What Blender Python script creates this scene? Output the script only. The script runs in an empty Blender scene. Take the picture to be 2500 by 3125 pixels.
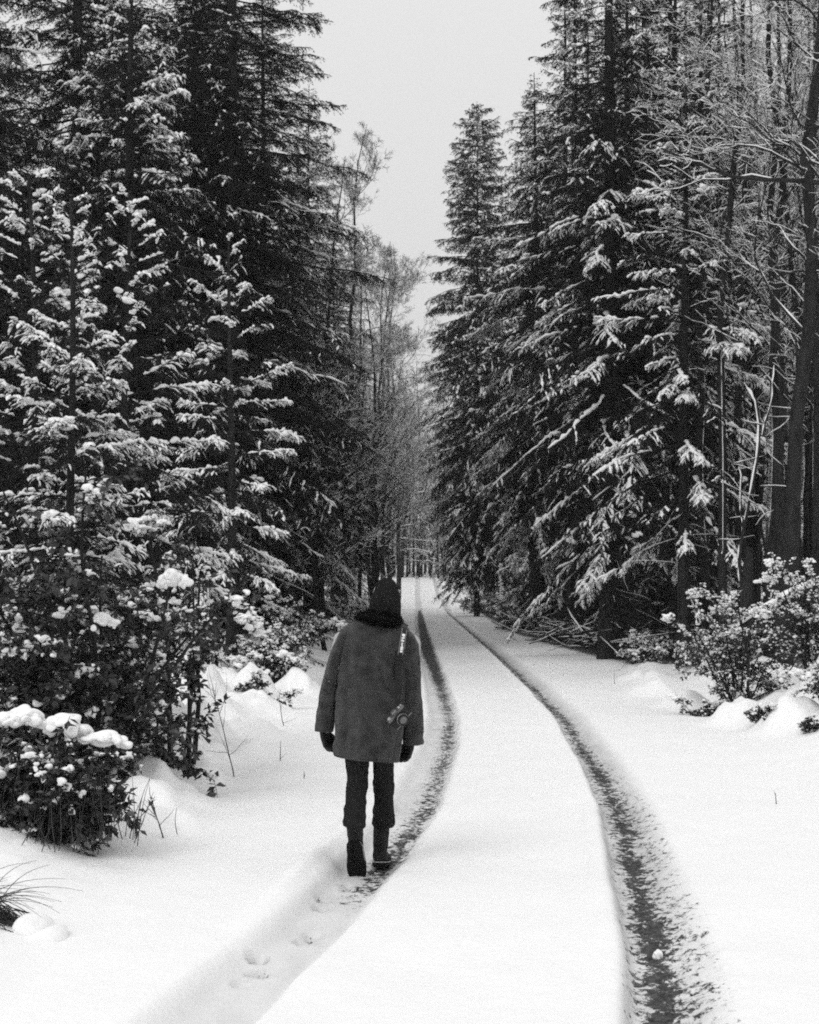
import bpy, math
import numpy as np
from mathutils import Matrix, Vector

# ------------------------------------------------------------------ camera, sky, sun, exposure
S = bpy.context.scene
EYE = 1.73
cam = bpy.data.cameras.new('camera'); camo = bpy.data.objects.new('camera', cam)
S.collection.objects.link(camo); S.camera = camo
camo.location = (0, 0, EYE); camo.rotation_euler = (math.radians(90), 0, 0)
cam.sensor_fit = 'HORIZONTAL'; cam.sensor_width = 24; cam.lens = 44.52
cam.shift_y = 0.091; cam.clip_end = 3000; cam.clip_start = 0.1
cam.dof.use_dof = True; cam.dof.focus_distance = 9.5; cam.dof.aperture_fstop = 8

S.world = bpy.data.worlds.new('World'); S.world.use_nodes = True
nt = S.world.node_tree; bg = nt.nodes['Background']
sky = nt.nodes.new('ShaderNodeTexSky'); sky.sky_type = 'NISHITA'; sky.sun_disc = False
SUN_EL, SUN_ROT = math.radians(46), math.radians(212)
sky.sun_elevation = SUN_EL; sky.sun_rotation = SUN_ROT; sky.dust_density = 4
bw = nt.nodes.new('ShaderNodeRGBToBW'); nt.links.new(sky.outputs[0], bw.inputs[0])
tc = nt.nodes.new('ShaderNodeTexCoord'); sx = nt.nodes.new('ShaderNodeSeparateXYZ')
nt.links.new(tc.outputs['Generated'], sx.inputs[0])
def wmath(op, a, b, c=None):
    n = nt.nodes.new('ShaderNodeMath'); n.operation = op
    for i, v in enumerate((a, b, c)):
        if v is None: continue
        if isinstance(v, (int, float)): n.inputs[i].default_value = v
        else: nt.links.new(v, n.inputs[i])
    return n.outputs[0]
# overcast cloud: even grey at the horizon, brighter overhead, a little of the clear-sky gradient shows through
mixv = wmath('MULTIPLY_ADD', bw.outputs[0], 0.10, 6.3)
el = wmath('MAXIMUM', sx.outputs[2], 0.0)
grad = wmath('MULTIPLY_ADD', el, 0.56, 0.95)
val = wmath('MULTIPLY', mixv, grad)
cmb = nt.nodes.new('ShaderNodeCombineColor')
for i in range(3): nt.links.new(val, cmb.inputs[i])
nt.links.new(cmb.outputs[0], bg.inputs[0]); bg.inputs[1].default_value = 0.10
sun = bpy.data.lights.new('sun', 'SUN'); sun.energy = 0.9; sun.angle = math.radians(28); sun.color = (1, 1, 1)
suno = bpy.data.objects.new('sun', sun); S.collection.objects.link(suno)
suno.rotation_euler = (math.pi/2 - SUN_EL, 0, math.pi - SUN_ROT)
S.view_settings.view_transform = 'Standard'; S.view_settings.look = 'None'
S.view_settings.exposure = 0.12; S.view_settings.gamma = 1
S.render.engine = 'CYCLES'
cy = S.cycles; cy.max_bounces = 5; cy.diffuse_bounces = 2; cy.glossy_bounces = 2; cy.use_denoising = False
cy.use_adaptive_sampling = True; cy.adaptive_threshold = 0.03; cy.filter_width = 1.9
cy.caustics_reflective = False; cy.caustics_refractive = False

# ------------------------------------------------------------------ helpers
C = S.collection
def lerp(a, b, t): return a + (b-a)*t
def sstep(a, b, x):
    t = np.clip((x-a)/(b-a), 0, 1); return t*t*(3-2*t)
def hsh(ix, iy, seed):
    h = (ix.astype(np.int64)*374761393 + iy.astype(np.int64)*668265263 + seed*1442695041) & 0xFFFFFFFF
    h = ((h ^ (h >> 13))*1274126177) & 0xFFFFFFFF
    h = h ^ (h >> 16)
    return (h & 0xFFFF)/65535.0
def vn(x, y, seed=0):
    x = np.asarray(x, float); y = np.asarray(y, float)
    ix = np.floor(x); iy = np.floor(y); fx = x-ix; fy = y-iy
    fx = fx*fx*(3-2*fx); fy = fy*fy*(3-2*fy)
    a = hsh(ix, iy, seed); b = hsh(ix+1, iy, seed); c = hsh(ix, iy+1, seed); d = hsh(ix+1, iy+1, seed)
    return lerp(lerp(a, b, fx), lerp(c, d, fx), fy)
def fbm(x, y, seed=0, o=4):
    s = 0; a = .5; t = 0
    for i in range(o):
        s = s + a*vn(x*2**i+17.3*i, y*2**i+5.1*i, seed+i); t += a; a *= .5
    return s/t
def norm(v): return v/np.maximum(np.linalg.norm(v, axis=-1, keepdims=True), 1e-9)

class Geo:
    """collects vertices, quads and triangles with a material slot each"""
    def __init__(s): s.V = []; s.Q = []; s.T = []; s.n = 0
    def add(s, V, Q=None, T=None, m=0):
        V = np.asarray(V, np.float32).reshape(-1, 3)
        if Q is not None and len(Q): s.Q.append((np.asarray(Q, np.int32).reshape(-1, 4)+s.n, m))
        if T is not None and len(T): s.T.append((np.asarray(T, np.int32).reshape(-1, 3)+s.n, m))
        s.V.append(V); s.n += len(V)
    def mesh(s, name, mats, smooth=False):
        me = bpy.data.meshes.new(name)
        V = np.concatenate(s.V) if s.V else np.zeros((0, 3), np.float32)
        Q = np.concatenate([q for q, _ in s.Q]) if s.Q else np.zeros((0, 4), np.int32)
        T = np.concatenate([t for t, _ in s.T]) if s.T else np.zeros((0, 3), np.int32)
        mi = np.concatenate([np.full(len(q), m, np.int32) for q, m in s.Q] + [np.full(len(t), m, np.int32) for t, m in s.T] or [np.zeros(0, np.int32)])
        nl = Q.size+T.size; nf = len(Q)+len(T)
        me.vertices.add(len(V)); me.vertices.foreach_set('co', V.ravel())
        me.loops.add(nl); me.loops.foreach_set('vertex_index', np.concatenate([Q.ravel(), T.ravel()]).astype(np.int32))
        me.polygons.add(nf)
        me.polygons.foreach_set('loop_start', np.concatenate([np.arange(len(Q))*4, Q.size+np.arange(len(T))*3]).astype(np.int32))
        me.polygons.foreach_set('material_index', mi)
        me.polygons.foreach_set('use_smooth', np.full(nf, smooth))
        me.update(calc_edges=True)
        for m in (mats if isinstance(mats, (list, tuple)) else [mats]): me.materials.append(m)
        return me
def link(name, data, parent=None, loc=None):
    o = bpy.data.objects.new(name, data); C.objects.link(o)
    if parent is not None: o.parent = parent
    if loc is not None: o.location = loc
    return o
def tag(o, label=None, cat=None, group=None, kind=None):
    if label: o['label'] = label
    if cat: o['category'] = cat
    if group: o['group'] = group
    if kind: o['kind'] = kind
    return o

def frames(P):
    T = np.empty_like(P); T[:, 1:-1] = P[:, 2:]-P[:, :-2]; T[:, 0] = P[:, 1]-P[:, 0]; T[:, -1] = P[:, -1]-P[:, -2]
    T = norm(T)
    up = np.zeros_like(T); up[..., 2] = 1
    bad = np.abs(T[..., 2:3]) > .97
    up = np.where(np.any(bad, axis=1, keepdims=True), np.array([0, 1., 0]), up)
    Sd = norm(np.cross(T, up)); U = np.cross(Sd, T)
    return T, Sd, U
def tubes(g, P, R, k=5, m=0, w=1., h=1., cap=False):
    """n chains of c points each, P (n,c,3), R (n,c)"""
    if len(P) == 0: return
    n, c, _ = P.shape
    T, Sd, U = frames(P)
    a = np.arange(k)/k*2*np.pi
    V = P[:, :, None] + R[:, :, None, None]*(np.cos(a)[None, None, :, None]*Sd[:, :, None]*w + np.sin(a)[None, None, :, None]*U[:, :, None]*h)
    base = (np.arange(n)*c*k)[:, None, None]; i = np.arange(c-1)[None, :, None]*k; j = np.arange(k)[None, None, :]; j2 = (j+1) % k
    q = np.stack([base+i+j, base+i+j2, base+i+k+j2, base+i+k+j], -1).reshape(-1, 4)
    g.add(V, Q=q, m=m)
def lerpchain(P, idx, s):
    """points and tangents at parameter s (0..1) of chains idx"""
    c = P.shape[1]; f = np.clip(s, 0, .9999)*(c-1); i = f.astype(int); t = (f-i)[:, None]
    a = P[idx, i]; b = P[idx, i+1]
    return a+(b-a)*t, norm(b-a)
def needles(g, P, Ls, sp, nl, nw, rng, m=0, flat=.55):
    cnt = np.maximum(1, np.round(Ls/sp)).astype(int); idx = np.repeat(np.arange(len(P)), cnt)
    s = rng.random(len(idx)); p, t = lerpchain(P, idx, s)
    up = np.array([0, 0, 1.]); sd = norm(np.cross(t, up)+1e-5); u = np.cross(sd, t)
    ph = rng.random(len(idx))*2*np.pi
    d = norm(t*rng.uniform(.4, 1.0, (len(idx), 1)) + sd*np.cos(ph)[:, None] + u*(np.sin(ph)*flat)[:, None])
    wv = norm(np.cross(d, rng.normal(size=d.shape)))*nw*.5
    l = (nl*rng.uniform(.6, 1.2, len(idx)))[:, None]
    V = np.stack([p-wv, p+wv, p+d*l], 1)
    g.add(V, T=np.arange(len(idx)*3).reshape(-1, 3), m=m)
def snow_on(g, P, rad, rng, k=4, m=0, off=.45, flat=.65, ends=(.35, .25), lump=0):
    """a lumpy ridge of snow lying along each chain"""
    if len(P) == 0: return
    if lump and P.shape[1] > 2:
        c0 = P.shape[1]; c = lump; f = np.linspace(0, c0-1.0001, c); i = f.astype(int); t = (f-i)[None, :, None]; P = P[:, i]*(1-t)+P[:, i+1]*t
    n, c, _ = P.shape
    prof = np.ones(c); prof[0] = ends[0]; prof[-1] = ends[1]
    R = rad[:, None]*prof[None]*(rng.uniform(.55, 1.3, (n, c)) if not lump else np.clip(rng.normal(.8, .5, (n, c)), .06, 1.9))
    Q = P.copy(); Q[..., 2] += R*off
    Q += rng.normal(size=Q.shape)*R[..., None]*.12
    tubes(g, Q, R, k=k, m=m, h=flat)
def ico(sub):
    t = (1+5**.5)/2
    v = [(-1, t, 0), (1, t, 0), (-1, -t, 0), (1, -t, 0), (0, -1, t), (0, 1, t), (0, -1, -t), (0, 1, -t), (t, 0, -1), (t, 0, 1), (-t, 0, -1), (-t, 0, 1)]
    v = [np.array(a)/np.linalg.norm(a) for a in v]
    f = [(0, 11, 5), (0, 5, 1), (0, 1, 7), (0, 7, 10), (0, 10, 11), (1, 5, 9), (5, 11, 4), (11, 10, 2), (10, 7, 6), (7, 1, 8), (3, 9, 4), (3, 4, 2), (3, 2, 6), (3, 6, 8), (3, 8, 9), (4, 9, 5), (2, 4, 11), (6, 2, 10), (8, 6, 7), (9, 8, 1)]
    for _ in range(sub):
        mid = {}; nf = []
        def md(a, b):
            k = (min(a, b), max(a, b))
            if k not in mid: p = v[a]+v[b]; v.append(p/np.linalg.norm(p)); mid[k] = len(v)-1
            return mid[k]
        for a, b, c in f:
            x, y, z = md(a, b), md(b, c), md(c, a); nf += [(a, x, z), (b, y, x), (c, z, y), (x, y, z)]
        f = nf
    return np.array(v), np.array(f)
ICO = {i: ico(i) for i in range(4)}
def blobs(g, Cn, Sz, rng, sub=1, m=0, rough=.25):
    """lumps: centres (n,3), radii (n,3)"""
    n = len(Cn)
    if n == 0: return
    v, f = ICO[sub]
    dsp = np.ones((n, len(v)))
    for _ in range(4):
        k = rng.normal(size=(n, 3))*rng.uniform(1.2, 3.2, (n, 1)); ph = rng.random((n, 1))*6.28
        dsp += rough*.5*np.sin(np.einsum('ni,vi->nv', k, v)+ph)
    a = rng.random(n)*6.28; ca, sa = np.cos(a), np.sin(a)
    L = v[None]*dsp[..., None]
    L = L*Sz[:, None]
    X = L[..., 0]*ca[:, None]-L[..., 1]*sa[:, None]; Y = L[..., 0]*sa[:, None]+L[..., 1]*ca[:, None]
    V = np.stack([X, Y, L[..., 2]], -1)+Cn[:, None]
    g.add(V, T=(f[None]+(np.arange(n)*len(v))[:, None, None]).reshape(-1, 3), m=m)
def growchains(P0, D0, L, c, wob, trop, rng):
    n = len(P0); P = np.empty((n, c, 3)); P[:, 0] = P0; D = norm(D0)
    for j in range(1, c):
        D = norm(D + rng.normal(size=D.shape)*wob + np.array([0, 0, 1.])*trop)
        P[:, j] = P[:, j-1]+D*(L/(c-1))[:, None]
    return P

# ------------------------------------------------------------------ materials (a black-and-white place: every colour is a grey)
def new_mat(name, base, rough=.8, var=0., vscale=8., bump=0., bscale=60., coord='Object', stretch=(1, 1, 1), spec=.3, dark=None, metal=0., sheen=0.):
    m = bpy.data.materials.new(name); m.use_nodes = True; t = m.node_tree; b = t.nodes['Principled BSDF']
    b.inputs['Roughness'].default_value = rough; b.inputs['Base Color'].default_value = (base, base, base, 1)
    b.inputs['Specular IOR Level'].default_value = spec; b.inputs['Metallic'].default_value = metal
    if sheen: b.inputs['Sheen Weight'].default_value = sheen; b.inputs['Sheen Roughness'].default_value = .6
    co = t.nodes.new('ShaderNodeTexCoord'); mp = t.nodes.new('ShaderNodeMapping'); t.links.new(co.outputs[coord], mp.inputs[0])
    mp.inputs['Scale'].default_value = stretch
    if var:
        nz = t.nodes.new('ShaderNodeTexNoise'); nz.inputs['Scale'].default_value = vscale; nz.inputs['Detail'].default_value = 5
        t.links.new(mp.outputs[0], nz.inputs['Vector'])
        rp = t.nodes.new('ShaderNodeMapRange'); rp.inputs['From Min'].default_value = .3; rp.inputs['From Max'].default_value = .7
        lo = dark if dark is not None else base*(1-var); hi = base*(1+var)
        rp.inputs['To Min'].default_value = lo; rp.inputs['To Max'].default_value = hi
        t.links.new(nz.outputs['Fac'], rp.inputs['Value'])
        cc = t.nodes.new('ShaderNodeCombineColor')
        for i in range(3): t.links.new(rp.outputs[0], cc.inputs[i])
        t.links.new(cc.outputs[0], b.inputs['Base Color'])
    if bump:
        nz = t.nodes.new('ShaderNodeTexNoise'); nz.inputs['Scale'].default_value = bscale; nz.inputs['Detail'].default_value = 4
        t.links.new(mp.outputs[0], nz.inputs['Vector'])
        bp = t.nodes.new('ShaderNodeBump'); bp.inputs['Strength'].default_value = bump; bp.inputs['Distance'].default_value = .01
        t.links.new(nz.outputs['Fac'], bp.inputs['Height']); t.links.new(bp.outputs[0], b.inputs['Normal'])
    return m
M_SNOW = new_mat('snow', .86, .75, .04, 30, .3, 120, spec=.2)
M_NEEDLE = new_mat('spruce_needles', .009, .7, .5, 3.0, spec=.25)
M_NEEDLE_Y = new_mat('young_needles', .016, .65, .5, 5.0, spec=.3)
M_BARK = new_mat('bark', .022, .9, .5, 14, .9, 40, stretch=(1, 1, .25), spec=.15)
M_BARKG = new_mat('grey_bark', .020, .85, .5, 9, .6, 40, stretch=(1, 1, .3), spec=.15)
M_TWIG = new_mat('twigs', .022, .9, .4, 6, spec=.15)
M_LEAF = new_mat('glossy_leaves', .032, .38, .6, 12, spec=.4)
M_DEAD = new_mat('dead_stalks', .045, .85, .6, 10, spec=.15)
M_COAT = new_mat('wool', .034, .95, .5, 16, .8, 260, spec=.05, sheen=.15)
M_TROU = new_mat('dark_cloth', .016, .9, .3, 40, .5, 300, spec=.1)
M_FUR = new_mat('fur', .006, .9, .3, 60, spec=.1)
M_HAT = new_mat('knit', .014, .95, .4, 80, .8, 200, spec=.05, stretch=(1, 1, .25))
M_BOOT = new_mat('boot_leather', .013, .7, .5, 30, .5, 90, spec=.2)
M_SOLE = new_mat('rubber', .010, .8, .5, 60, .5, 120, spec=.2)
M_WELT = new_mat('welt', .5, .7, .3, 60)
M_GLOVE = new_mat('glove_leather', .012, .6, .3, 60, .4, 150)
M_SKIN = new_mat('skin', .38, .55, .05, 20)
M_BLACK = new_mat('black_leatherette', .012, .5, .3, 90, .3, 300)
M_GUN = new_mat('dark_metal', .16, .35, .2, 30, metal=.6)
M_SILVER = new_mat('silver_metal', .6, .35, .15, 30, spec=.5, metal=.7)
M_GLASS = new_mat('lens_glass', .10, .08, .1, 5, spec=.8)
M_STRAP = new_mat('strap_webbing', .010, .8, .2, 90)
M_WHITE = new_mat('white_print', .75, .7, .05, 90)

def ground_mat():
    m = bpy.data.materials.new('snowy_ground'); m.use_nodes = True; t = m.node_tree; b = t.nodes['Principled BSDF']
    N = t.nodes.new; L = t.links.new
    b.inputs['Roughness'].default_value = .75; b.inputs['Specular IOR Level'].default_value = .2
    at = N('ShaderNodeAttribute'); at.attribute_name = 'dirt_shade'
    co = N('ShaderNodeTexCoord')
    def noise(scale, det, st=(1, 1, 1), rough=.6):
        mp = N('ShaderNodeMapping'); mp.inputs['Scale'].default_value = st; L(co.outputs['Object'], mp.inputs[0])
        n = N('ShaderNodeTexNoise'); n.inputs['Scale'].default_value = scale; n.inputs['Detail'].default_value = det
        n.inputs['Roughness'].default_value = rough; L(mp.outputs[0], n.inputs['Vector']); return n.outputs['Fac']
    def mth(op, a, c, d=None):
        n = N('ShaderNodeMath'); n.operation = op
        for i, v in enumerate((a, c, d)):
            if v is None: continue
            if isinstance(v, (int, float)): n.inputs[i].default_value = v
            else: L(v, n.inputs[i])
        return n.outputs[0]
    n1 = noise(19, 6, (1.1, .8, 1), .74); n2 = noise(3.5, 3)
    f = mth('ADD', mth('MULTIPLY_ADD', n1, 3.2, -1.6), mth('MULTIPLY_ADD', n2, .6, -.3))
    gate = mth('MINIMUM', mth('MULTIPLY', at.outputs['Fac'], 5.0), 1.0)
    f = mth('ADD', mth('MULTIPLY', f, gate), at.outputs['Fac'])
    mr = N('ShaderNodeMapRange'); mr.interpolation_type = 'SMOOTHSTEP'
    mr.inputs['From Min'].default_value = .38; mr.inputs['From Max'].default_value = .72; L(f, mr.inputs['Value'])
    # slush keeps a thin grey film over soil: colour of the soil itself varies
    soil = mth('MAXIMUM', mth('MULTIPLY_ADD', noise(30, 5, (1, 1, 1), .8), .42, -.14), .018)
    sn = mth('MULTIPLY_ADD', noise(6, 5), .05, .855)
    mx = N('ShaderNodeMix'); mx.data_type = 'FLOAT'; L(mr.outputs[0], mx.inputs[0]); L(sn, mx.inputs[2]); L(soil, mx.inputs[3])
    # compacted, wetter rut snow is greyer; footprint and far-track shade is painted in as well
    wet_shade = N('ShaderNodeAttribute'); wet_shade.attribute_name = 'wet_shade'
    v = mth('MULTIPLY', mx.outputs[0], mth('SUBTRACT', 1.0, mth('MULTIPLY', wet_shade.outputs['Fac'], .38)))
    cc = N('ShaderNodeCombineColor')
    for i in range(3): L(v, cc.inputs[i])
    L(cc.outputs[0], b.inputs['Base Color'])
    h = mth('ADD', mth('MULTIPLY', noise(160, 3), .25), mth('MULTIPLY', noise(22, 5), .9))
    bp = N('ShaderNodeBump'); bp.inputs['Strength'].default_value = .6; bp.inputs['Distance'].default_value = .014
    L(h, bp.inputs['Height']); L(bp.outputs[0], b.inputs['Normal'])
    return m
M_GROUND = ground_mat()

# ------------------------------------------------------------------ the ground, with the two wheel ruts pressed into it
RY = np.array([-60, 0, 5, 6.0, 7.2, 9.0, 11.9, 15.2, 20.9, 28.4, 41, 65, 100, 140, 250, 900.])
RX = np.array([1.0, .7, .9, .99, 1.16, 1.34, 1.63, 1.84, 2.10, 2.2, 2.30, 2.42, 2.58, 2.7, 2.9, 4.])
LY = np.array([-60, 0, 5, 6.0, 6.7, 7.4, 8.0, 9.0, 10.5, 12.4, 17, 20.9, 27, 41, 65, 100, 140, 250, 900.])
LX = np.array([-1.4, -1.25, -1.05, -.87, -.76, -.62, -.50, -.33, -.13, .07, .36, .48, .50, .45, .50, .62, .8, 1.2, 2.])
def base_z(y):
    return np.interp(y, [-100, 98, 112, 120, 125, 131, 138, 172, 260, 900], [0, 0, .28, .62, .62, .42, .62, 2.65, 4.4, 5])
MOUNDS = [(-3.7, 29, .35, .6), (-2.9, 26.5, .3, .6), (-2.35, 23, .22, .4), (-2.7, 19, .38, .5), (-2.35, 16.5, .3, .45), (-2.15, 14.8, .2, .38), (-2.05, 12.0, .18, .36), (-1.95, 10.9, .16, .4), (-3.3, 22, .4, .6), (-1.95, 13.4, .15, .3), (-1.9, 17.7, .17, .35), (-2.0, 20.5, .2, .4), (-1.8, 24.5, .2, .4), (-2.9, 15.6, .3, .45), (-1.75, 15.9, .1, .28), (-2.5, 12.6, .2, .4),
          (4.1, 18.9, .24, .32), (4.45, 17.8, .26, .32), (3.9, 21.6, .16, .35), (4.95, 16.6, .2, .35), (5.3, 19, .3, .5), (3.9, 24.5, .14, .4), (4.3, 27.5, .16, .45), (4.8, 30.5, .16, .5)]
def hmap(x, y, fine=True):
    x = np.asarray(x, float); y = np.asarray(y, float)
    z = base_z(y)
    z = z + .06*(fbm(x*.6, y*.35, 3)-.5) + .035*(fbm(x*2.2, y*1.6, 7)-.5)
    le = -1.65-.2*np.sin(y*.5)-.25*(fbm(x*0, y*.8, 11)-.5); z = z + sstep(0, 1.6, le-x)*(.26*np.maximum(fbm(x*1.3, y*.9, 21)-.34, 0)*3.2+.14)
    re = np.interp(y, [0, 13, 16.5, 21, 34, 58, 100], [4.6, 4.0, 4.0, 4.0, 4.9, 4.6, 5.0])
    z = z + sstep(0, 1.4, x-re)*(.34*np.maximum(fbm(x*1.25+9, y*.8, 31)-.33, 0)*3.4+.08)
    for mx, my, mh, mr in MOUNDS: z = z + 1.25*mh*np.exp(-(((x-mx)/mr)**2+((y-my)/(mr*1.3))**2)**1.3)*(1+1.0*(vn(x*3.2, y*2.5, 5)-.5)+.7*(vn(x*8, y*6, 6)-.5))
    rc = np.interp(y, RY, RX); lc = np.interp(y, LY, LX)
    wob = .04*(fbm(y*1.1, y*0, 41)-.5)
    ur = x-rc-wob; ul = x-lc-wob
    # right rut: crisp inner edge on its left, trampled slope on its right
    dr = .085*sstep(-.17, -.10, ur)*(1-sstep(.04, .34, ur))
    wl = np.interp(y, [5, 8, 11, 60], [.20, .18, .18, .21])
    dl = np.interp(y, [6.5, 8.8, 9.6, 11, 14], [.10, .075, .07, .08, .10])*sstep(-wl-np.interp(y, [7.5, 8.8, 11, 13], [.09, .02, .02, .07]), -wl+.05, ul)*(1-sstep(wl-.06, wl+.07, ul))
    z = z-dr-dl
    z = z + .022*np.exp(-((ur+.22)/.06)**2) + .10*np.exp(-((ul+wl+.13)/.10)**2)*np.interp(y, [7.6, 8.9, 10.6, 12, 20], [0, 1, 1, .4, .2])
    if fine:
        act = np.exp(-((ur-.08)/.22)**2)
        z = z + act*(.030*(fbm(x*24, y*12, 51, 3)-.5)+.02*(fbm(x*60, y*30, 57, 2)-.5))
        actl = sstep(wl+.1, wl-.1, np.abs(ul))*np.interp(y, [8.4, 9.5, 60], [.15, 1, 1])
        z = z + actl*.022*(fbm(x*26, y*12, 61, 3)-.5)
    return z
PRINTS = [(-.71, 7.14, .12), (-.735, 7.38, .12), (-.76, 6.96, .05), (-.545, 7.80, .10), (-.50, 7.93, .08), (-.487, 8.52, .11), (-.49, 8.70, .09), (-.37, 9.15, .10), (-.36, 9.0, .08)]
def gz(x, y): return float(hmap(np.array([x]), np.array([y]), False)[0])

def build_ground():
    xs = [np.arange(-1.7, 3.0, .02)]
    xl = [-1.7]; st = .03
    while xl[-1] > -260: xl.append(xl[-1]-st); st = min(st*1.05, 12)
    xr = [3.0]; st = .03
    while xr[-1] < 260: xr.append(xr[-1]+st); st = min(st*1.05, 12)
    X = np.concatenate([np.array(xl[:0:-1]), xs[0], np.array(xr)])
    yl = [5.0]
    while yl[-1] < 62: yl.append(yl[-1]+.0042*yl[-1])
    while yl[-1] < 900: yl.append(yl[-1]*1.02)
    Y = np.concatenate([np.linspace(-60, 2, 20), np.linspace(2.4, 4.9, 40), np.array(yl)])
    GX, GY = np.meshgrid(X, Y); Z = hmap(GX, GY)
    for px, py, r in PRINTS:
        e = ((GX-px)/.055)**2+((GY-py)/.075)**2
        Z = Z-.05*(r/.1)*(1-sstep(.6, 1.15, e)) + .008*np.exp(-(e-1.5)**2*2)
    ny, nx = GX.shape
    g = Geo(); V = np.stack([GX, GY, Z], -1).reshape(-1, 3)
    i = (np.arange(ny-1)[:, None]*nx+np.arange(nx-1)[None]).ravel()
    g.add(V, Q=np.stack([i, i+1, i+nx+1, i+nx], 1))
    me = g.mesh('ground', M_GROUND, True)
    rc = np.interp(GY, RY, RX); lc = np.interp(GY, LY, LX); ur = GX-rc; ul = GX-lc
    w1 = np.interp(GY, [5, 8, 20, 60], [.06, .07, .09, .16])
    k = np.interp(GY, [5, 6.3, 7, 12, 40], [.75, .8, 1.0, 1.0, .9])
    dr = .42*k*np.exp(-((ur-.02)/w1)**2)+.36*np.exp(-((ur+.03)/.13)**2)+.36*np.exp(-((ur-.17)/.15)**2)*(1-sstep(10, 18, GY))
    dr = dr*(.8+.4*fbm(GX*0+3, GY*1.7, 71))
    far = sstep(24, 45, GY)*(1-sstep(85, 120, GY))
    dl = np.interp(GY, [8.3, 9, 10, 14, 22, 40], [.1, .6, .72, .58, .66, 1.0])*np.exp(-((ul-.07)/.13)**2)+far*.7*np.exp(-((ul-.03)/.25)**2)
    dl = dl*(.75+.5*fbm(GX*0+8, GY*1.3, 73))
    for px, py, r in PRINTS:
        e = ((GX-px)/.055)**2+((GY-py)/.07)**2; dl = np.maximum(dl, .54*(r/.1)*(1-sstep(.5, 1.1, e)))  # footprint hollows: their shade is put into the colour here
    # under the spruce crowns the branches keep the snow off and brown litter shows
    re = np.interp(GY, [0, 25, 34, 45, 58, 100], [9, 6.2, 4.9, 4.3, 4.0, 4.7])
    lit = 1.9*sstep(-.5, .5, GX-re)*sstep(24, 32, GY)*(1-sstep(108, 118, GY))*(.45+.7*fbm(GX*.8, GY*.6, 81))
    lit2 = 1.0*sstep(0, 1.5, -2.6-GX)*sstep(32, 44, GY)*(1-sstep(108, 118, GY))
    rutfade = 1-sstep(96, 116, GY); dr = dr*rutfade; dl = dl*rutfade
    dirt_shade = np.clip(np.maximum.reduce([dr, dl, lit, lit2]), 0, 1.3)
    a = me.attributes.new('dirt_shade', 'FLOAT', 'POINT'); a.data.foreach_set('value', dirt_shade.astype(np.float32).ravel())
    wl = np.interp(GY, [5, 8, 11, 60], [.20, .18, .18, .21])
    wet_shade = np.maximum(sstep(-.19, -.12, ur)*(1-sstep(.1, .36, ur)), .75*sstep(wl+.05, wl-.07, np.abs(ul)))*(.6+.8*fbm(GX*9, GY*3, 91))
    pw = np.zeros_like(GX)
    for px, py, r in PRINTS: pw = np.maximum(pw, 1.3*(r/.12)*(1-sstep(.6, 1.1, ((GX-px)/.055)**2+((GY-py)/.07)**2)))  # greys the footprints further, shading of the hollows painted in
    wet_shade = np.maximum(np.maximum(wet_shade*np.interp(GY, [5, 8, 9], [.7, .8, 1]), pw), .55*sstep(34, 60, GY)*(1-sstep(92, 106, GY)))  # last term paints the shade of the tall trees onto the distant snow
    a = me.attributes.new('wet_shade', 'FLOAT', 'POINT'); a.data.foreach_set('value', np.clip(wet_shade, 0, 1.5).astype(np.float32).ravel())
    o = link('ground', me); tag(o, 'snow covered forest floor and track with two muddy wheel ruts', 'ground', kind='structure')
build_ground()

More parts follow.
